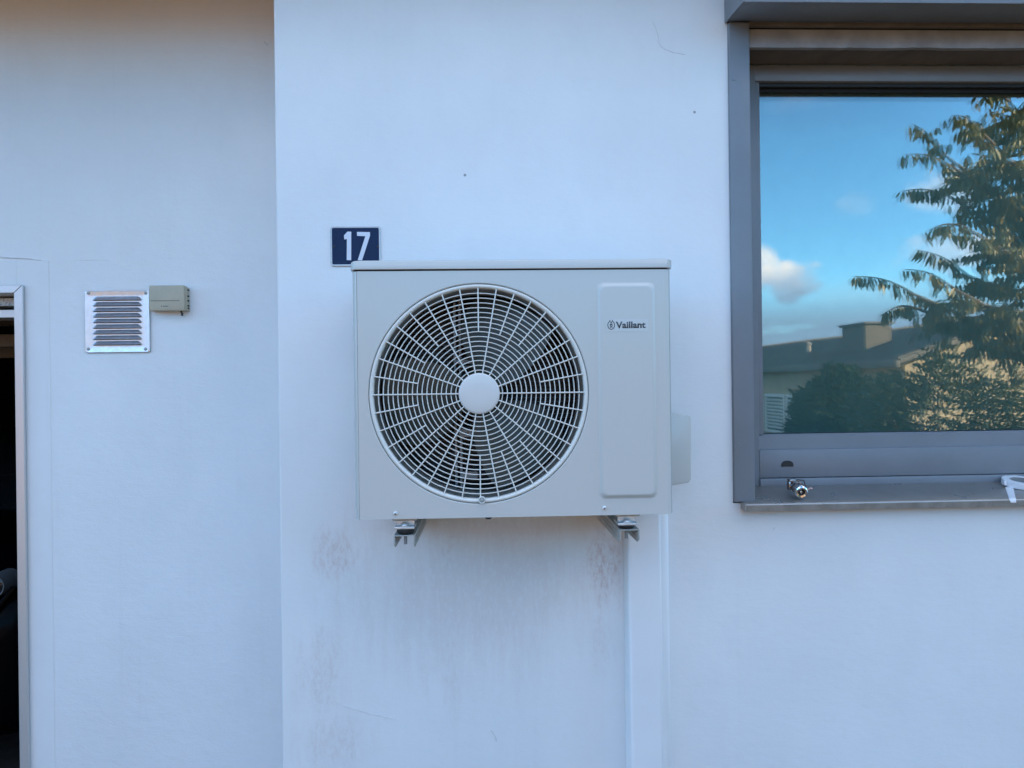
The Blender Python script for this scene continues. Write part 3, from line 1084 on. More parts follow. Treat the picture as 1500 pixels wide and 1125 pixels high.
# valve cover on the right flank and small grip above it
yv = -0.17
v0, v1, v2, v3 = at(989, 602, yv), at(1012, 611, yv), at(1012.5, 708, yv), at(990, 715.5, yv)
b = MB()
P = [(XR - .004, yv - .02, v0.z), (v1.x - .008, yv - .004, v1.z + .005), (v1.x, yv, v1.z + .001), (v1.x, yv, v1.z - .006), (v2.x, yv, v2.z + .010), (v2.x - .006, yv, v2.z + .002), (XR - .004, yv - .02, v3.z)]
P = [(x, yv, z) for x, y, z in P]
b.prism(P, (0, .10, 0), .0022, 2)
b.build('valve_cover', M_AC, ac)
b = MB()
h0, h1 = at(986, 463, -.24), at(988, 440, -.24)
b.box(XR - .003, XR + .0095, -.26, -.16, h0.z, h1.z, .003, 2)
b.build('side_grip', M_AC, ac)
# feet and drain spigot
for pxm in (592, 918):
    q = at(pxm, 761, YU + .04)
    b = MB()
    b.box(q.x - .028, q.x + .032, YU + .035, DB - .02, ZB - .0105, ZB + .002, .002, 1)
    b.build('foot_rail', M_AC, ac)
q = at(550, 763, YU + .03)
b = MB()
b.box(q.x - .018, q.x + .020, YU + .02, YU + .05, ZB - .004, ZB + .002, .001, 1)
b.build('base_clip', M_SHROUD, ac)
q = at(715.5, 758, YU + .05)
b = MB()
b.lathe([(.010, 0), (.010, -.010), (.006, -.014), (.0001, -.015)], (q.x, YU + .05, ZB + .001), (0, 0, 1), 18)
b.build('drain_spigot', M_BLACK, ac)


# ------------------------------------------------------------------ brackets carrying the unit
def bracket(pl, pr, ptop, pbot, bolt, label):
    yb = YU + .030
    A, B2 = at(pl, ptop, yb), at(pr, ptop, yb)
    zt = A.z
    zbm = at((pl + pr) / 2, pbot, yb).z
    cx = (A.x + B2.x) / 2
    o = thing('wall_bracket', label, 'bracket', (cx, -0.15, zt), 'brackets under the air conditioner')
    t = .0026
    b = MB()
    b.box(A.x, B2.x, yb, -0.004, zt - t, zt, .0008, 1)
    b.build('web', M_BRKT, o)
    for s_, x in ((0, A.x), (1, B2.x - t)):
        b = MB()
        hgt = zt - zbm
        side = [(x, yb, zt - .0010), (x, yb, zt - hgt * .70), (x, yb + .022, zbm), (x, -.004, zbm - .004), (x, -.004, zt - .0010)]
        b.prism(side, (t, 0, 0), .0007, 1)
        xo = x + (t if (cx < 0) else 0)
        for kk in (.35, .62):                      # rolled beads along the flange
            zz = zt - hgt * kk
            b.tube([(xo, yb + .02, zz), (xo, -.01, zz)], .0016, 6)
        b.build('flange', M_BRKT, o)
    b = MB()
    b.box(cx - .014, cx + .014, -.004, -.0005, zt - .02, zt + .38, .001, 1)
    b.build('wall_plate', M_BRKT, o)
    # rubber pad, washer plate, domed bolt, stud
    bz = at(*bolt, yb + .012)
    zr0 = zt + .0015
    zr1 = at(bolt[0], bolt[1] + 10.5, yb + .012).z
    b = MB()
    b.lathe([(.0185, zr0 - zr1), (.0205, (zr0 - zr1) * .7), (.0210, (zr0 - zr1) * .3), (.0195, 0)], (bz.x, yb + .020, zr1), (0, 0, 1), 28)
    b.build('rubber_pad', M_BLACK, o)
    b = MB()
    b.box(bz.x - .0235, bz.x + .0235, yb - .006, yb + .05, zr1 + .0006, zr1 + .0066, .0012, 2)
    b.box(bz.x - .0215, bz.x + .0225, yb + .012, yb + .016, zr1 + .0062, ZB - .011, .0008, 1)
    b.build('washer_plate', M_ZINC, o)
    b = MB()
    b.lathe([(.0115, 0), (.0115, .0018), (.0085, .0020), (.0078, .005), (.0055, .0078), (.0001, .0088)], (bz.x, yb + .003, zr1 + .0067), (0, 0, 1), 24)
    b.build('bolt_head', M_ZINC, o)
    b = MB()
    pr_ = []
    for k in range(14):
        pr_ += [(.0036, -.0016 * k), (.0042, -.0016 * k - .0008)]
    b.lathe(pr_, (bz.x, yb + .016, zt - t), (0, 0, 1), 14)
    b.build('stud', M_MOTOR, o)
    return o


bracket(576.5, 607.0, 784.5, 804.5, (593.5, 763), 'left steel bracket under the unit, with the threaded stud hanging clear')
bracket(908.0, 937.0, 776.0, 797.0, (917.5, 757.5), 'right steel bracket under the unit, in front of the white pipe duct')

# ------------------------------------------------------------------ pipe duct
YC = -0.062
duct = thing('pipe_duct', 'tall white plastic pipe duct running down the wall below the unit', 'pipe duct', (at(948, 950, 0).x, -.03, 0.0))
cl, cr = at(922, 900, YC).x, at(970, 900, YC).x
c_r2 = at(981, 950, -.03).x
b = MB()
zt_ = ZB - .004
b.prism([(cl - .004, -.0005, zt_), (cl - .004, YC + .012, zt_), (cl + .001, YC + .002, zt_), (cl + .008, YC, zt_), (cr - .008, YC, zt_), (cr - .001, YC + .003, zt_), (cr, YC + .010, zt_),
         (cr, YC + .030, zt_), (cr, -.0005, zt_)], (0, 0, -zt_ + .012), .0008, 1)
b.build('cover', M_PVC, duct)
b = MB()
b.prism([(cr + .0003, -.0005, zt_), (cr + .0003, YC + .026, zt_), (cr + .010, YC + .026, zt_), (c_r2, YC + .032, zt_), (c_r2 + .001, -.0005, zt_)], (0, 0, -zt_ + .012), .0008, 1)
b.build('base_channel', M_PVC, duct)

# ------------------------------------------------------------------ number plate
s0, s1 = at(484.5, 390.5, 0), at(557.8, 331.5, 0)
plate = thing('number_plate', 'navy enamel house number plate reading 17, partly hidden by the unit', 'house number', ((s0.x + s1.x) / 2, 0, (s0.z + s1.z) / 2))


def sg(ux, uz):
    """zoomed picture coordinates of the plate to wall coordinates"""
    return at(475 + ux / 11.25, 320 + uz / 11.25, 0)


b = MB()
rings = []
for ins, y in ((0, -.0005), (0, -.003), (.0012, -.0046), (.0035, -.0050), (.0047, -.0046), (.0054, -.0036)):
    rings.append(rrect(s0.x + ins, s1.x - ins, s0.z + ins, s1.z - ins, .0085 - ins * .8, y))
b.loft(rings)
b.build('rim', M_RIM, plate)
b = MB()
ins = .0052
b.loft([rrect(s0.x + ins, s1.x - ins, s0.z + ins, s1.z - ins, .0045, y) for y in (-.0037, -.0041)])
b.build('enamel_face', M_NAVY, plate, smooth=False)
for pts in ([(330, 285), (385, 226), (398, 222), (450, 225), (448, 692), (375, 690), (378, 345), (335, 352)],
            [(543, 228), (757, 230), (757, 292), (628, 694), (556, 694), (682, 298), (545, 292)]):
    b = MB()
    P = [sg(*q) for q in pts]
    b.prism([(p.x, -.0039, p.z) for p in P], (0, -.0009, 0))
    b.build('digit', M_DIGIT, plate, smooth=False)
for q in ((165, 464), (885, 470)):
    b = MB()
    p = sg(*q)
    b.lathe([(.0032, 0), (.0030, -.0010), (.0001, -.0018)], (p.x, -.0041, p.z), (0, 1, 0), 14)
    b.build('nail_head', M_BLACK, plate)

# ------------------------------------------------------------------ vent grille
v0, v1 = at(126.5, 516.8, YL), at(219.8, 426.3, YL)
vent = thing('vent_grille', 'square brushed aluminium vent grille with nine louvres on the recessed wall', 'vent', ((v0.x + v1.x) / 2, YL, (v0.z + v1.z) / 2))


def vg(ux, uz, Y=None):
    return at(100 + ux / 7.5, 390 + uz / 7.5, YL if Y is None else Y)


b = MB()
i0, i1 = vg(262, 890), vg(830, 318)
rings = [rrect(v0.x, v1.x, v0.z, v1.z, .006, YL - .0004), rrect(v0.x, v1.x, v0.z, v1.z, .006, YL - .0062), rrect(v0.x + .001, v1.x - .001, v0.z + .001, v1.z - .001, .006, YL - .0070),
         rrect(v0.x + .004, v1.x - .004, v0.z + .004, v1.z - .004, .006, YL - .0066), rrect(i0.x, i1.x, i0.z, i1.z, .010, YL - .0040), rrect(i0.x + .002, i1.x - .002, i0.z + .002, i1.z - .002, .009, YL - .0040)]
b.loft(rings)
b.build('face_plate', M_VENT, vent)
YV = YL - .0040
for k in range(9):
    zc = 330 + k * 61.3
    a, c_ = vg(272, zc + 47), vg(820, zc)
    x0, x1, z0, z1 = a.x, c_.x, a.z, c_.z
    hgt = z1 - z0
    b = MB()
    rings = []
    nn = 22
    for i in range(nn + 1):
        t = i / nn
        x = x0 + (x1 - x0) * t
        e = min(1, math.sin(min(t, 1 - t) / .09 * math.pi / 2)) if min(t, 1 - t) < .09 else 1
        zz = z0 + hgt * max(e, .05)
        dp = .0095 * max(e, .03)
        rings.append([(x, YV - .0001, zz), (x, YV - dp * .45, z0 + (zz - z0) * .72), (x, YV - dp, z0 + .0008), (x, YV - dp + .001, z0), (x, YV + .0005, z0 + (zz - z0) * .5), (x, YV + .0012, zz)])
    b.loft(rings)
    b.build('louvre', M_VENTDARK, vent)
    b = MB()
    b.box(x0 + .004, x1 - .004, YV - .0006, YV + .0002, z0 - .0016, z0 + .003)
    b.build('slot_gap', M_DARK, vent, smooth=False)
for q in ((233, 297), (861, 297), (230, 911), (859, 911)):
    p = vg(*q)
    b = MB()
    b.lathe([(.0054, .002), (.0052, -.0010), (.0035, -.0022), (.0001, -.0026)], (p.x, YL - .0060, p.z), (0, 1, 0), 16)
    b.build('screw', M_MOTOR, vent)

# ------------------------------------------------------------------ sensor box beside the vent
YX = YL - .035
c0, c1 = vg(887, 490, YX), vg(1272, 208, YX)
sens = thing('sensor_box', 'small beige plastic sensor box overlapping the corner of the vent grille', 'sensor box', ((c0.x + c1.x) / 2, YL, c0.z))
b = MB()
b.box(c0.x, c1.x, YX, YL - .010, c0.z, c1.z, .0035, 3)
b.build('cover', M_BEIGE, sens)
b = MB()
c2 = vg(1308, 490, YL - .02)
b.box(c0.x + .001, c2.x, YL - .0240, YL - .0005, c0.z + .0005, c1.z - .004, .0015, 2)
b.build('back_box', M_BEIGE, sens)
for uz in (262, 330, 380, 435, 462):
    p = vg(1318, uz, YL - .015)
    b = MB()
    b.box(c2.x - .001, c2.x + .004, YL - .018, YL - .011, p.z - .0022, p.z + .0022, .0006, 1)
    b.build('terminal', M_BLACK, sens)
p0, p1 = vg(905, 383, YX), vg(1220, 376, YX)
b = MB()
b.box(p0.x, p1.x, YX - .0004, YX + .001, p0.z, p1.z)
b.build('slot', M_DARK, sens, smooth=False)
# the print below the slot is a blurred mark in the photograph: a dot and a short bar
p0, p1 = vg(1015, 448, YX), vg(1038, 430, YX)
b = MB()
b.lathe([(.0017, 0), (.0017, -.0003)], ((p0.x + p1.x) / 2, YX, (p0.z + p1.z) / 2), (0, 1, 0), 12)
q0, q1 = vg(1044, 445, YX), vg(1098, 433, YX)
xw = (q1.x - q0.x) / 6
for i in range(6):
    b.box(q0.x + i * xw, q0.x + i * xw + xw * .6, YX - .0003, YX + .0003, q0.z, q1.z - (.0006 if i % 2 else 0))
b.build('print', M_LABEL, sens, smooth=False)
p = vg(1240, 492, YL - .02)
q = vg(1252, 545, YL - .02)
b = MB()
b.tube([(p.x, YL - .02, p.z + .004), (p.x + .001, YL - .021, p.z - .004), (q.x + .001, YL - .022, (p.z + q.z) / 2), (q.x, YL - .022, q.z)], [.0032, .003, .0034, .0042], 10)
b.build('cable_gland', M_BLACK, sens)

# ------------------------------------------------------------------ chrome fitting on the sill
fr = at(1173.5, 720.5, -0.016)
bk = at(1161.5, 706, 0.055)
axis = (bk - fr).normalized()
fit = thing('bicycle_lamp', 'small chrome lamp lying on its side near the left end of the sill', 'lamp', (fr.x, .02, sill_z(.02)))
rr_ = .0185
zoff = Vector((0, 0, max(0, sill_z(fr.y) + rr_ - fr.z)))
fr = fr + zoff * .9
b = MB()
prof = [(.0100, -.004), (.0150, -.0055), (.0180, -.003), (.0190, .002), (.0186, .006)]
b.lathe([(.0098, .003)] + prof + [(.0178, .008)], fr, axis, 32, caps=False)
b.build('bezel', M_CHROME, fit)
b = MB()
b.lathe([(.0178, .0075), (.0180, .020), (.0170, .0215), (.0170, .0245), (.0178, .026), (.0172, .045), (.0150, .058), (.010, .062), (.0001, .063)], fr, axis, 32)
b.build('barrel', M_CHROMED, fit)
b = MB()
b.lathe([(.0102, .0025), (.0085, .004), (.0001, .0045)], fr, axis, 24)
b.build('lens_well', M_BLACK, fit)
b = MB()
b.lathe([(.0045, .004), (.0045, -.001), (.003, -.003), (.0001, -.0036)], fr, axis, 16)
b.build('bulb', M_CHROME, fit)
c = fr + axis * .045
b = MB()
b.box(c.x - .022, c.x + .004, c.y - .008, c.y + .012, c.z + .012, c.z + .020, .002, 2)
b.box(c.x - .024, c.x - .0165, c.y - .006, c.y + .010, c.z - .012, c.z + .014, .002, 2)
b.build('clamp', M_CHROMED, fit)
b = MB()
a1, a2 = c + Vector((-.004, -.006, .019)), c + Vector((.018, -.012, .017))
b.tube([a1, a2, fr + axis * .014 + Vector((.019, 0, .006))], .0014, 8)
b.build('wire_bail', M_BLACK, fit)
b = MB()
e = fr + axis * .006 + Vector((.020, 0, .003))
b.tube([e, e + Vector((.008, -.002, .005)), e + Vector((.013, -.003, .003))], [.0018, .003, .0034], 8)
b.build('switch_tab', M_PINK, fit)

# ------------------------------------------------------------------ tape roll and a torn strip of tape
tc = at(1495, 702, 0.08)
tr_ = .0505
tcz = sill_z(tc.y) + .001
nrm = Vector((0, (sz1 - sz0), -(SY1 - SY0))).normalized()
if nrm.z < 0:
    nrm = -nrm
to = Vector((tc.x, .080, sill_z(.080) + .001))
roll = thing('tape_roll', 'roll of white adhesive tape lying flat on the sill at the picture edge', 'tape roll', to)
b = MB()
b.ringlathe([(.0300, .0), (tr_ - .001, 0), (tr_, .001), (tr_, .0165), (tr_ - .001, .0175), (.0300, .0175)], to, nrm, 56)
b.build('tape', M_TAPE, roll)
b = MB()
b.ringlathe([(.0270, .0002), (.0298, .0002), (.0298, .0173), (.0270, .0173)], to, nrm, 48)
b.build('core', M_TAPEIN, roll)
b = MB()
e = at(1468.5, 699, to.y)
b.box(e.x - .0030, e.x + .004, to.y - .012, to.y - .002, to.z + .003, to.z + .018, .0008, 1)
b.build('loose_end', M_TAPE, roll)
b = MB()
pts_l, pts_r = [], []
YT = .066
ysq = [YT, .04, .01, SY1 + .002]
tl = [at(1472.5, 719, YT), at(1478, 737, SY1)]
tr2 = [at(1484, 720.5, YT), at(1488, 737.5, SY1)]
rowsL, rowsR = [], []
for i, y in enumerate(ysq[:4]):
    t = (y - YT) / (SY1 - YT)
    z = sill_z(y) + .0012
    rowsL.append(Vector((tl[0].x + (tl[1].x - tl[0].x) * t, y, z)))
    rowsR.append(Vector((tr2[0].x + (tr2[1].x - tr2[0].x) * t, y, z)))
for dz in (-.003, -.010):
    rowsL.append(Vector((tl[1].x + .0012, SY1 - .0014, sz1 + dz)))
    rowsR.append(Vector((tr2[1].x, SY1 - .0014, sz1 + dz - .0008)))
rowsL[-1].x += .0035
bm = b.bm
A = [bm.verts.new(p) for p in rowsL]
B_ = [bm.verts.new(p) for p in rowsR]
for i in range(len(A) - 1):
    bm.faces.new((A[i], A[i + 1], B_[i + 1], B_[i]))
r_ = bmesh.ops.extrude_face_region(bm, geom=bm.faces[:])
for v in [g for g in r_['geom'] if isinstance(g, bmesh.types.BMVert)]:
    v.co += Vector((0, -.0003, .0004))
bmesh.ops.recalc_face_normals(bm, faces=bm.faces)
tag(b.build('tape_strip', M_TAPE, None), 'torn strip of white tape stuck over the front edge of the sill', 'tape strip')

# ------------------------------------------------------------------ dark car in the garage
CX, CY = -2.72, 1.0
car = thing('parked_car', 'dark car with a ringed round headlight, nose towards the garage doorway', 'car', (CX, CY + 2, 0))


def carsec(y, hw, z0, z1, rr=.10, nose=0.0):
    P = []
    for cx, cz, a0 in ((hw - rr, z1 - rr, 0), (-hw + rr, z1 - rr, 90), (-hw + rr, z0 + rr * .5, 180), (hw - rr, z0 + rr * .5, 270)):
        for k in range(5):
            a = R(a0 + 22.5 * k)
            P.append(Vector((CX + cx + rr * math.cos(a), CY + y, cz + (rr if a0 < 180 else rr * .5) * math.sin(a))))
    return P


b = MB()
b.loft([carsec(0, .60, .30, .70), carsec(.05, .74, .24, .80), carsec(.25, .82, .20, .92), carsec(.7, .85, .19, .98), carsec(1.2, .86, .19, 1.02),
        carsec(3.2, .86, .19, 1.02), carsec(3.8, .82, .22, .98), carsec(4.0, .74, .30, .85)])
b.build('body', M_CARD, car, angle=60)
b = MB()
b.loft([carsec(1.15, .74, .95, 1.04, .04), carsec(1.75, .62, .95, 1.44, .09), carsec(2.8, .62, .95, 1.46, .09), carsec(3.5, .72, .95, 1.06, .04)])
b.build('cabin', M_CARG, car, angle=60)
for sx in (-1, 1):
    for yy in (.75, 3.2):
        b = MB()
        b.ringlathe([(.19, -.09), (.30, -.095), (.31, -.07), (.31, .07), (.30, .095), (.19, .09)], (CX + sx * .79, CY + yy, .31), (1, 0, 0), 36)
        wl = b.build('wheel', M_BLACK, car)
        b = MB()
        b.lathe([(.19, -.07), (.19, .07), (.05, .085), (.0001, .085)], (CX + sx * .79, CY + yy, .31), (sx, 0, 0), 24)
        b.build('rim', M_MOTOR, wl)
LP = at(-5.5, 857, CY + .06)
for lx in (LP.x, 2 * CX - LP.x):
    o = Vector((lx, CY + .05, LP.z))
    b = MB()
    b.ringlathe([(.0425, -.012), (.0475, -.014), (.0490, -.008), (.0490, .10), (.0425, .10)], o, (0, 1, 0), 40)
    hl = b.build('headlight', M_LAMPRIM, car)
    b = MB()
    b.lathe([(.0424, .02), (.040, .002), (.02, -.008), (.0001, -.010)], o, (0, 1, 0), 32)
    b.build('lens', M_CARG, hl)
b = MB()
for sx in (-1, 1):
    b.tube([(CX + sx * .70, CY + .06, .86), (CX + sx * .60, CY - .005, .70), (CX + sx * .30, CY - .02, .66), (CX, CY - .02, .66)], .012, 8)
b.build('bumper_moulding', M_CARD, car)

# ------------------------------------------------------------------ the yard that the glass mirrors
leafmesh = {}


def leaf_geo(b, base, d, side, ln, wd, droop):
    """one pointed leaf folded along its midrib, added to MB b"""
    d = d.normalized()
    side = (side - d * side.dot(d)).normalized()
    nrm = d.cross(side)
    prev = None
    rows = []
    for t, wk in ((0, .06), (.25, .8), (.55, 1.0), (.82, .55), (1.0, .03)):
        c = base + d * ln * t + Vector((0, 0, -droop * ln * t * t))
        rows.append((c - side * wd * wk * .5 + nrm * wd * .12 * wk, c, c + side * wd * wk * .5 + nrm * wd * .12 * wk))
    V = [[b.bm.verts.new(p) for p in r] for r in rows]
    for i in range(4):
        for j in range(2):
            b.bm.faces.new((V[i][j], V[i][j + 1], V[i + 1][j + 1], V[i + 1][j]))


def rvec():
    while True:
        v = Vector((random.uniform(-1, 1), random.uniform(-1, 1), random.uniform(-1, 1)))
        if .05 < v.length < 1:
            return v.normalized()


LT = 3.6                                        # the tree stands this far before the facade
trunk_x, trunk_y = 5.35, -LT - .25
tree = thing('broadleaf_tree', 'broad tree with drooping leaves, mirrored in the right half of the window', 'tree', (trunk_x, trunk_y, 0))
b = MB()
tp = [Vector((trunk_x, trunk_y, -.05)), Vector((trunk_x - .04, trunk_y, .8)), Vector((trunk_x + .03, trunk_y - .03, 1.8)), Vector((trunk_x - .03, trunk_y, 2.9)), Vector((trunk_x, trunk_y, 4.1)), Vector((trunk_x + .05, trunk_y, 5.4))]
b.tube(tp, [.15, .12, .105, .085, .06, .02], 12)
b.build('trunk', M_BARK, tree)
meshes = []
for k in range(5):
    b = MB()
    leaf_geo(b, Vector((0, 0, 0)), Vector((random.uniform(-.25, .25), random.uniform(-.25, .25), -1)), Vector((1, random.uniform(-.6, .6), 0)), .108, .036, .05)
    me = bpy.data.meshes.new('leaf')
    b.bm.to_mesh(me)
    b.bm.free()
    me.materials.append(M_LEAF)
    me.polygons.foreach_set('use_smooth', [True] * len(me.polygons))
    meshes.append(me)
sprays = [((1440, 141), (1480, 150), (1600, 220), 0.0), ((1395, 168), (1440, 195), (1600, 290), -.5), ((1336, 181), (1385, 228), (1600, 330), .1),
          ((1326, 226), (1400, 248), (1600, 330), -.15), ((1321, 280), (1400, 292), (1600, 370), .1), ((1360, 338), (1420, 335), (1600, 400), -.3),
          ((1341, 366), (1420, 405), (1600, 430), .15), ((1252, 405), (1340, 432), (1600, 500), .05), ((1326, 395), (1400, 425), (1600, 480), -.2),
          ((1290, 462), (1345, 452), (1600, 520), .2)]
nleaf = 0
crown = MB()


def hang(b_or_obj, p, dirn, ln):
    pass


for (t_, m_, e_, dl) in sprays:
    L = LT + dl
    P0, P1 = rat(*t_, L), rat(*m_, L - .05)
    P2 = Vector((trunk_x, trunk_y, rat(*e_, LT).z - .2))
    b = MB()
    C = []
    for k in range(26):
        t = k / 25
        if t < .45:
            s_ = t / .45
            q = P0.lerp(P1, s_) + Vector((0, 0, .05 * math.sin(s_ * math.pi)))
        else:
            q = P1.lerp(P2, (t - .45) / .55)
        C.append(q)
    b.tube(C, [.003 + .028 * (k / 25) ** 1.3 for k in range(26)], 7)
    br = b.build('branch', M_BARK, tree)
    # leaves hanging in pairs, the outer ones one by one
    n = int((P0 - P1).length / .024)
    for k in range(n):
        t = k / n
        base = P0.lerp(P1, t) + Vector((0, 0, .05 * math.sin(t * math.pi)))
        for s_ in (0, 1):
            if nleaf < 290:
                o = link('leaf', random.choice(meshes), br, base + Vector((random.uniform(-.02, .02), random.uniform(-.03, .03), -.004)),
                         Euler((random.uniform(-.5, .5), random.uniform(-.5, .45), random.uniform(0, 6.28))))
                f = random.uniform(.55, 1.3)
                o.scale = (f, f, f)
                nleaf += 1
            else:
                leaf_geo(crown, base, Vector((random.uniform(-.4, .4), random.uniform(-.4, .4), -1)), rvec(), .12, .043, .05)
    # side twigs along the inner part
    for k in range(38):
        base = P1.lerp(P2, random.uniform(.08, .8))
        d = Vector((random.uniform(-1, .5), random.uniform(-1, 1), random.uniform(-.25, .35))).normalized()
        ln = random.uniform(.12, .38)
        tip = base + d * ln + Vector((0, 0, -.12 * ln))
        nl = int(ln / .03)
        crown.tube([base, base.lerp(tip, .5) + Vector((0, 0, .02)), tip], [.005, .003, .0015], 4, caps=False)
        for i in range(nl):
            q = base.lerp(tip, (i + .5) / nl)
            for s_ in (0, 1):
                leaf_geo(crown, q, Vector((random.uniform(-.5, .5), random.uniform(-.5, .5), -1)), rvec(), random.uniform(.06, .115), random.uniform(.024, .038), .05)
# rest of the crown: limbs going round and upward
for k in range(290):
    a = random.uniform(0, 6.283)
    z0 = random.uniform(2.0, 4.6)
    rad = random.uniform(.35, 1.6) * (1 - .22 * abs(z0 - 2.9))
    if math.cos(a) < -.2 and rad > .85:
        continue
    base = Vector((trunk_x + math.cos(a) * rad, trunk_y + math.sin(a) * rad * .9, z0))
    d = Vector((math.cos(a), math.sin(a), -.1))
    for i in range(7):
        q = base + d * .06 * i + rvec() * .05
        for s_ in (0, 1, 2):
            leaf_geo(crown, q, Vector((random.uniform(-.5, .5), random.uniform(-.5, .5), -1)), rvec(), random.uniform(.06, .115), random.uniform(.024, .038), .05)
for k in range(26):
    a = random.uniform(0, 6.283)
    z0 = random.uniform(2.0, 4.4)
    s0 = Vector((trunk_x, trunk_y, z0))
    lim = 1.3 if math.cos(a) > 0 else .7
    e0_ = s0 + Vector((math.cos(a) * lim, math.sin(a) * 1.0, random.uniform(.1, .6)))
    crown.tube([s0, s0.lerp(e0_, .5) + Vector((0, 0, .08)), e0_], [.03, .018, .006], 6, caps=False)
cr = crown.build('crown', M_LEAF, tree, smooth=False)
cr['kind'] = 'stuff'


def bush(name, label, cat, c, rx, ry, h, n, ln, wd, m, seed, flat=.0):
    random.seed(seed)
    o = thing(name, label, cat, (c[0], c[1], c[2]))
    b = MB()
    for k in range(9):
        a = random.uniform(0, 6.28)
        e = Vector((c[0] + math.cos(a) * rx * .6, c[1] + math.sin(a) * ry * .6, c[2] + h * random.uniform(.5, .85)))
        s_ = Vector((c[0] + math.cos(a) * .08, c[1] + math.sin(a) * .08, c[2] - .02))
        b.tube([s_, s_.lerp(e, .5) + Vector((0, 0, .1)), e], [.03, .02, .006], 6)
    b.build('stem', M_BARK, o)
    b = MB()
    for k in range(n):
        v = rvec()
        rr = random.uniform(.25, 1) ** .35
        bump = 1 + .16 * mnoise.noise(v * 2.6 + Vector((seed, 0, 0)))
        zz = (v.z * .5 + .5)
        q = Vector((c[0] + v.x * rx * rr * bump, c[1] + v.y * ry * rr * bump, c[2] + h * (.04 + .96 * (zz * rr + (1 - rr) * .5)) * (bump if zz > .6 else 1)))
        leaf_geo(b, q, (v + rvec() * .8 + Vector((0, 0, flat))), rvec(), ln * random.uniform(.7, 1.2), wd * random.uniform(.7, 1.2), .05)
    f = b.build('foliage', m, o, smooth=False)
    f['kind'] = 'stuff'
    return o


hb = rat(1252, 600, 8.0)
bush('clipped_shrub', 'dense dark rounded evergreen shrub mirrored at the lower left of the window', 'shrub', (hb.x, -8.2, -.02), .86, .75, 1.80, 15000, .095, .045, M_HEDGE, 3)
hb = rat(1440, 600, 4.6)
bush('leafy_bush', 'loose small leaved bush under the tree, mirrored at the lower right of the window', 'bush', (hb.x + .25, -5.6, -.02), 1.2, .7, 1.92, 10500, .075, .034, M_BUSH, 5)
random.seed(11)

# neighbour's house
NZ = -0.9
nh = thing('neighbour_house', 'low cream house with a ribbed dark roof mirrored in the window', 'house', (11, -20, NZ))
ex0, ey0, ey1 = 8.9, -12.6, -38.0
ev = 2.06
wx0, wx1 = ex0 + .25, ex0 + 6.2
b = MB()
rz = ev + 1.05
mx = (wx0 + wx1) / 2
b.prism([(wx0, ey0 - .25, NZ), (wx1, ey0 - .25, NZ), (wx1, ey0 - .25, ev - .05), (mx, ey0 - .25, rz - .06), (wx0, ey0 - .25, ev - .05)], (0, ey1 - ey0 + .4, 0))
b.build('wall', M_CREAM, nh, smooth=False)
b = MB()
for sgn in (-1, 1):
    x_e = ex0 if sgn < 0 else wx1 + .25
    b.prism([(x_e, ey0, ev - .02), (mx, ey0, rz), (mx, ey0, rz + .09), (x_e, ey0, ev + .09)], (0, ey1 - ey0, 0))
roof = b.build('roof', M_SHEET, nh, smooth=False)
b = MB()
me = None
n = 120
for k in range(n):                                # standing ribs of the sheet roof
    y = ey0 - .1 - k * .21
    bb = MB()
    dx, dz = mx - ex0, rz - ev
    bb.prism([(ex0, y, ev + .092), (mx, y, rz + .092), (mx, y, rz + .125), (ex0, y, ev + .125)], (0, -.05, 0))
    if k == 0:
        first = bb.build('rib', M_SHEET, roof, smooth=False)
        o0 = WORLD[first.name].copy()
    else:
        bb.bm.free()
        link('rib', first.data, roof, o0 + Vector((0, -.21 * k, 0)))
b = MB()
b.box(ex0 - .10, ex0 - .0, ey1, ey0, ev - .10, ev + .05, .02, 2)
b.build('gutter', M_SHEET, nh)
b = MB()
b.box(9.75, 10.45, -16.8, -15.6, ev - .1, 3.14, .01, 1)
ch = b.build('chimney', M_CHIM, nh)
b = MB()
b.box(9.69, 10.51, -16.87, -15.53, 3.142, 3.20, .01, 1)
b.build('chimney_cap', M_SHEET, ch)
b = MB()
b.lathe([(.08, 0), (.08, .45), (.11, .46), (.11, .50), (.02, .56)], (10.1, -19.6, ev + .3), (0, 0, 1), 14)
b.build('vent_pipe', M_FASCIA, nh)
# long window with blinds on the flank
for k, (ya, yb_) in enumerate(((-15.9, -17.4), (-17.5, -19.0), (-19.1, -20.6))):
    b = MB()
    za_, zb2 = .05, 1.30
    x = wx0 - .02
    b.box(x - .03, x + .015, yb_, ya, zb2 - .09, zb2, .004, 1)
    b.box(x - .03, x + .015, yb_, ya, za_, za_ + .09, .004, 1)
    b.box(x - .03, x + .015, yb_, yb_ + .10, za_ + .09, zb2 - .09, .004, 1)
    b.box(x - .03, x + .015, ya - .10, ya, za_ + .09, zb2 - .09, .004, 1)
    wn = b.build('window', M_WHITEW, nh)
    b = MB()
    b.box(x + .004, x + .010, yb_ + .09, ya - .09, za_ + .08, zb2 - .08)
    b.build('pane', M_CARG, wn, smooth=False)
    for s_ in range(9):
        b = MB()
        z = za_ + .15 + s_ * .11
        b.box(x - .012, x + .002, yb_ + .10, ya - .10, z, z + .075)
        b.build('slat', M_SLAT, wn, smooth=False)

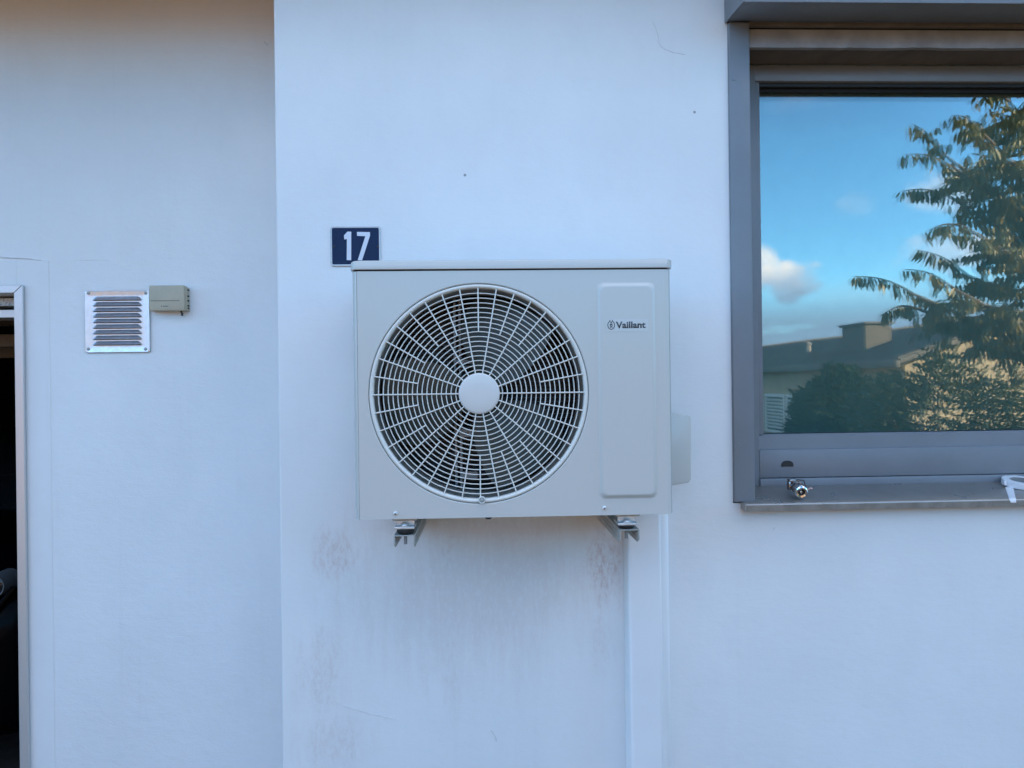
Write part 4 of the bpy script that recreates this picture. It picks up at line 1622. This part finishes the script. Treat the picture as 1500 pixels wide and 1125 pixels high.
# unseen brick house added behind the camera to block low sky, bounce warm light
bh = thing('added_brick_house', 'unseen brown brick house added behind the camera to block low sky', 'house', (-10, -14, NZ))
M_BRICK = mat('brown_brick', (0.22, 0.115, 0.06), 0.9, var=0.2, vscale=4)
M_TILE = mat('brown_roof_tile', (0.10, 0.06, 0.045), 0.8, var=0.2, vscale=2)
bx0_, bx1_, by0, by1, bev, brz = -17.0, -4.2, -11.6, -18.0, 3.1, 5.4
b = MB()
b.prism([(bx0_, by0, NZ), (bx0_, by1, NZ), (bx0_, by1, bev), (bx0_, (by0 + by1) / 2, brz - .1), (bx0_, by0, bev)], (bx1_ - bx0_, 0, 0))
b.build('wall', M_BRICK, bh, smooth=False)
b = MB()
ym_ = (by0 + by1) / 2
for yy in (by0 + .4, by1 - .4):
    b.prism([(bx0_ - .3, yy, bev - .12), (bx0_ - .3, ym_, brz), (bx0_ - .3, ym_, brz + .12), (bx0_ - .3, yy, bev)], (bx1_ - bx0_ + .6, 0, 0))
b.build('roof', M_TILE, bh, smooth=False)
b = MB()
b.box(bx1_ + .002, 4.2, by1 + 1.0, by0 - .3, NZ, 2.45)
b.build('wall', M_BRICK, bh, smooth=False)
b = MB()
b.box(bx1_ + .31, 4.4, by1 + .8, by0 - .1, 2.452, 2.62, .01, 1)
b.build('flat_roof', M_TILE, bh, smooth=False)
for x in (-2.6, -0.4, 2.2):
    b = MB()
    b.box(x - .6, x + .6, by0 - .32, by0 - .27, .25, 1.65, .01, 1)
    wn = b.build('window', M_WHITEW, bh, smooth=False)
    b = MB()
    b.box(x - .53, x + .53, by0 - .275, by0 - .264, .33, 1.57)
    b.build('pane', M_CARG, wn, smooth=False)
for x in (-15.3, -13.0, -10.5, -6.0):
    b = MB()
    b.box(x - .7, x + .7, by0 - .02, by0 + .03, .25, 1.75, .01, 1)
    wn = b.build('window', M_WHITEW, bh, smooth=False)
    b = MB()
    for s_ in (-1, 1):
        b.box(x + s_ * .33 - .28, x + s_ * .33 + .28, by0 + .025, by0 + .036, .33, 1.67)
    b.build('pane', M_CARG, wn, smooth=False)
b = MB()
b.box(-8.6, -7.6, by0 - .02, by0 + .04, NZ, 1.75, .01, 1)
b.build('door', M_WOOD, bh, smooth=False)

# trees standing farther off, behind the neighbour's house and the yard


def far_tree(x, y, h, rad, label, seed):
    random.seed(seed)
    o = thing('garden_tree', label, 'tree', (x, y, NZ), 'garden trees beyond the yard')
    b = MB()
    b.tube([(x, y, NZ - .05), (x + .1, y, NZ + h * .4), (x, y + .1, NZ + h * .9)], [.2, .14, .03], 8)
    for k in range(7):
        a = random.uniform(0, 6.28)
        s_ = Vector((x, y, NZ + h * random.uniform(.35, .7)))
        b.tube([s_, s_ + Vector((math.cos(a) * rad * .7, math.sin(a) * rad * .7, h * .18))], [.06, .015], 6)
    b.build('trunk', M_BARK, o)
    b = MB()
    for k in range(2200):
        v = rvec()
        rr = random.uniform(.2, 1) ** .4
        bump = 1 + .35 * mnoise.noise(v * 2.2 + Vector((seed, 1, 0)))
        q = Vector((x + v.x * rad * rr * bump, y + v.y * rad * rr * bump, NZ + h * .66 + v.z * h * .36 * rr * bump))
        leaf_geo(b, q, rvec(), rvec(), .34, .17, .05)
    c_ = b.build('crown', M_FAR, o, smooth=False)
    c_['kind'] = 'stuff'


far_tree(-19, -15, 7.0, 2.8, 'round green tree standing beside the brick house', 21)
far_tree(-9, -24, 9.0, 3.4, 'tall green tree standing behind the brick house', 22)
